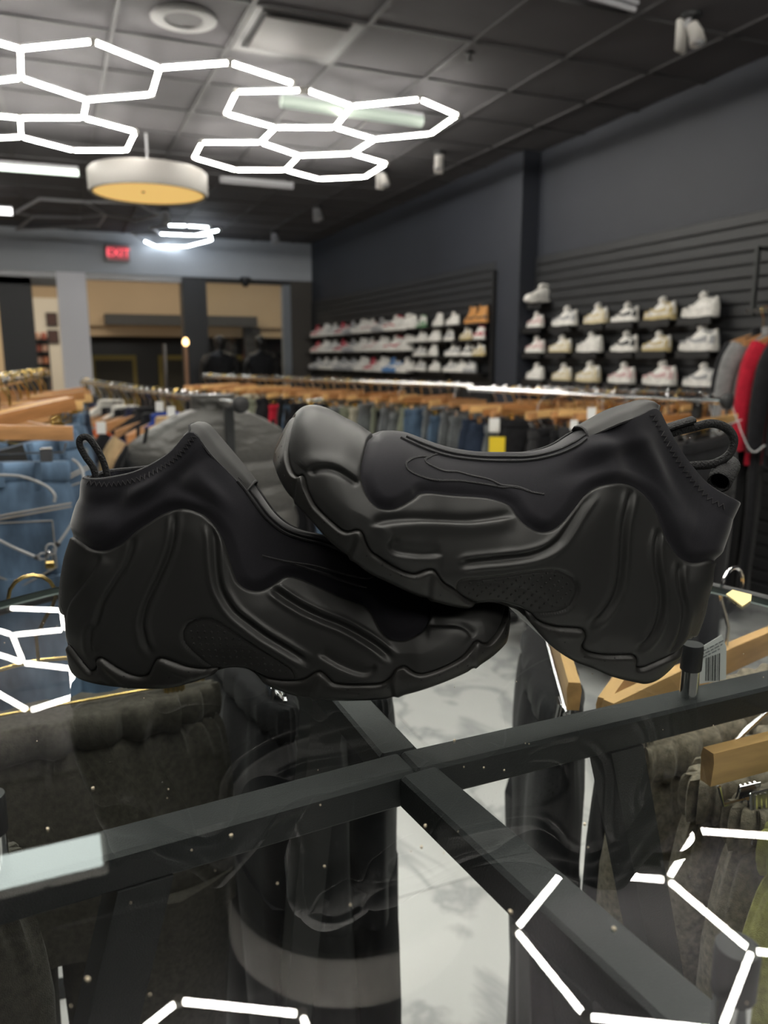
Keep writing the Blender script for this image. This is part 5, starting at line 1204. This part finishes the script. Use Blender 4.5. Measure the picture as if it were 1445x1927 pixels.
# the lower shoe, heel at the left
B_sole = [(112, 1185), (123, 1209.7), (129.5, 1214), (137.7, 1224), (152, 1243), (169, 1262.6), (180, 1261), (184, 1252), (181, 1243), (189.7, 1238.7), (200, 1244), (214.6, 1254), (239.5, 1268), (262, 1274), (280, 1270), (288, 1254), (295.5, 1242), (306, 1240), (322.5, 1245), (349.5, 1255), (376.5, 1259), (395, 1259), (412, 1258), (439, 1256.5), (465.6, 1260), (485, 1269), (504, 1278), (528.6, 1282), (555, 1282), (574.6, 1278.6), (591.6, 1267.7), (603.7, 1265), (613, 1272.5), (625.5, 1284.6), (640, 1289), (676, 1289), (717.5, 1287), (737, 1274), (746.6, 1260), (761, 1255), (771, 1262), (790, 1269.5), (821.7, 1262), (858, 1245), (877, 1231), (892, 1211), (899, 1207.7), (909, 1212.6), (921, 1209), (938, 1187), (947.6, 1163), (952.5, 1141), (952, 1125)]
B_neo = [(105, 1004), (126, 1006), (137.7, 1011.8), (150, 1020), (169, 1032.5), (189.7, 1036.7), (210.4, 1032.5), (235, 1018), (256, 999), (281, 982.7), (308, 966), (335, 957.4), (355.7, 958.8), (376.5, 966), (388, 973), (405, 990.7), (419.6, 1015), (429, 1041.6), (439, 1075.5), (448.7, 1097), (465.6, 1109), (485, 1112), (502, 1107), (521, 1095), (533, 1087), (548, 1084), (572, 1091), (608.5, 1107), (645, 1123), (676, 1133), (693, 1143.5), (705.4, 1163), (715, 1182), (729.6, 1199), (751.4, 1205), (770.8, 1200.5), (792.6, 1187), (804.7, 1170), (808, 1155), (812, 1130), (808, 1095)]
B_pad = [(344.5, 1195), (352, 1175.6), (369, 1165), (393, 1162), (415, 1172), (439, 1188), (475, 1212), (511.7, 1236), (538, 1253), (549, 1265), (549, 1278), (519, 1277), (495, 1269), (465.6, 1256), (436.6, 1253), (402.7, 1254), (373.6, 1234), (352, 1214)]
trB = dict(cscale=.72, 
    back=[(123, 1148), (124, 1129), (126, 1091), (131, 1058), (138, 1025), (142, 1006), (146, 989), (152, 960), (157, 943), (164, 932), (166, 915), (169, 897)],
    collar=[(183, 899), (206, 899.7), (239.5, 895.5), (266.5, 887), (297.6, 870.6), (318, 857), (335, 841.5), (349.5, 823), (363, 807)],
    vamp=[(370, 812), (378, 823.6), (402.7, 852.7), (427, 877), (446, 895), (461, 911), (480, 935), (499.5, 961.7), (519, 981), (540.7, 995.6), (567, 1005), (596.4, 1011), (625.5, 1018.6), (645, 1029.5), (680, 1046), (720, 1066), (760, 1084), (800, 1096), (850, 1104), (900, 1111), (935, 1121), (952, 1135), (959, 1150)],
    bottom=[(123, 1160), (123.5, 1187), (128, 1207.6), (132, 1224), (137, 1245), (140, 1259.5), (152, 1269), (177, 1277), (214.6, 1283.4), (256, 1287), (297.6, 1287.5), (329, 1284), (360, 1276), (387, 1266), (412, 1257), (439, 1254), (465.6, 1258), (485, 1267.7), (504, 1280), (531, 1292), (562.5, 1301.6), (591.6, 1306.4), (645, 1309), (680, 1308.5), (720, 1306), (744, 1302), (797.4, 1287.6), (846, 1269.5), (894, 1246.5), (930.7, 1221), (952.5, 1195), (959, 1168)],
    neo_poly=[(40, 1004)]+list(map(tuple, catmull(B_neo, 4)))+[(808, 700), (40, 700)],
    sole_poly=[(60, 1185)]+list(map(tuple, catmull(B_sole, 3)))+[(1100, 1125), (1100, 1450), (60, 1450)],
    pad_poly=list(map(tuple, catmull(B_pad, 4, True))),
    creases=[([(392, 975), (402.7, 1010), (405, 1046), (408.7, 1083), (417, 1114), (439, 1149), (465.6, 1172), (499.5, 1197), (536, 1219), (572, 1241), (594, 1255)], .0026, 6, .0016, 7),
             ([(505, 1102), (536, 1125), (572, 1146.6), (608.5, 1163.5), (645, 1178), (680, 1197), (712.7, 1218.6), (746, 1247)], .0026, 6, .0018, 7),
             ([(598, 1227), (633, 1248), (664, 1262), (688, 1267), (703, 1258), (700, 1244)], .0024, 7, .0014, 6),
             ([(802, 1175), (834, 1178.6), (858, 1180), (877, 1187), (890, 1202)], .0020, 5, .0013, 7),
             ([(328.8, 958), (328.8, 997), (322.5, 1032.5), (310, 1066), (293.5, 1101), (277, 1136), (268.5, 1170), (270.6, 1187), (277, 1212), (292, 1236)], .0022, 5, .0014, -7),
             ([(252, 1006), (250, 1028), (239.5, 1061), (214.6, 1101), (194, 1136), (183, 1174), (173, 1187), (171, 1218), (179, 1241)], .0018, 5, .0011, -7),
             ([(191, 1040), (177, 1074), (150, 1111), (131.5, 1140), (123, 1184), (124, 1210)], .0018, 5, .0012, -7)],
    sole_creases=[([(748, 1258), (740, 1280), (745, 1302)], .0010, 6, .0010, 8), ([(604, 1266), (597, 1285), (590, 1305)], .0010, 6, .0010, 8), ([(897, 1209), (893, 1225), (890, 1246)], .0008, 6, .0010, 7), ([(189, 1240), (210, 1262), (235, 1282)], .0008, 6, .0012, 8), ([(298, 1243), (330, 1262), (355, 1272)], .0006, 6, .0010, 8)],
    bumps=[(285, 915, 75, 15, -32, .0030), (345, 885, 60, 16, -35, -.0025), (215, 950, 50, 18, -10, -.0022), (400, 925, 14, 40, -40, .0020), (360, 930, 40, 14, 30, -.0018), (200, 990, 40, 22, 0, .0014)],
    logo=[[(493, 1046.4), (524, 1054), (555, 1060), (584, 1064), (620, 1073), (655, 1082), (690, 1088), (702, 1084)],
          [(555, 1062), (584, 1072), (612, 1080), (640, 1091), (668, 1100), (690, 1105)]],
    piping=[[(447, 899), (462, 915), (480, 938), (499.5, 965), (519, 984), (540.7, 998.6), (567, 1008), (596.4, 1014), (625, 1021.6), (645, 1032.5), (672, 1045)],
            [(446, 905), (459, 920), (476, 944), (495, 970), (515, 989), (538, 1004), (566, 1014), (596, 1021), (624, 1029), (643, 1038), (668, 1052)]],
    zig=[(167, 897), (183, 900), (206, 901), (239.5, 897), (266.5, 888.5), (297.6, 872), (318, 858.5), (335, 843), (349.5, 825), (360, 811)], zig_step=4.2, 
    dot_grid=((12.6, .4), (2.6, 11.6)),
    pits=[(123, 1222), (355, 1265), (376, 1266), (318, 1275), (653, 1298), (694, 1299), (730, 1294), (675, 1306), (793, 1280), (827, 1270), (861, 1255), (880, 1253), (884, 1234), (908, 1228), (950, 1172), (953, 1186), (951, 1192), (655, 1298), (233, 1273)],
    tab=[(367, 806), (468, 890)],
    loops=[('pull_loop', [(182, 905), (175, 880), (160, 858), (150, 837), (152, 825), (164.7, 823), (179, 839.4), (191.7, 862), (200, 887), (203, 905)], .0024, .75)])

def horiz(v): v = np.array([v[0], v[1], 0.0]); return v/np.linalg.norm(v)
nh = horiz(cF)
# lower shoe: sole on the glass
h_, b_ = atz(215, 1284, GZ), atz(640, 1309, GZ)
h2, b2 = h_+nh*.034, b_+nh*.046
axB = horiz(b2-h2); farB = np.array([-axB[1], axB[0], 0]); farB = farB if farB@cF > 0 else -farB
shoe('black slip-on shoe lying flat, heel loop at left, toe under the other shoe', np.array([*h2[:2], GZ]), axB, np.array([0, 0, 1.0]), trB)
# upper shoe: heel on the glass, forefoot propped on the lower shoe
h_ = atz(1195, 1275, GZ)+nh*.036
tgt = atd(545, 900, .515)
hd_ = horiz(tgt-h_)
# pitch chosen so that the ball of the sole (850,1131) lies level with the heel in shoe space
fr = np.array([-hd_[1], hd_[0], 0]); fr = fr if fr@cF > 0 else -fr
def onpl(q, y): d = ray(*q); t = ((h_-cC)@fr+y)/(d@fr); return cC+d*t-h_
v = onpl((850, 1131), -.045)-onpl((1195, 1275), -.036); pit = math.atan2(v[2], v@hd_)
axA = hd_*math.cos(pit)+np.array([0, 0, math.sin(pit)]); upA = -hd_*math.sin(pit)+np.array([0, 0, math.cos(pit)])
shoe('black slip-on shoe propped up, toe resting on the other shoe, heel at right', h_, axA, upA, trA)
print('pitch', math.degrees(pit))

# ------------------------------------------------------------------ prototypes are not part of the scene
for r0 in PROTO:
    for ch in list(r0.children):
        for g in list(ch.children): bpy.data.objects.remove(g)
        bpy.data.objects.remove(ch)
    bpy.data.objects.remove(r0)
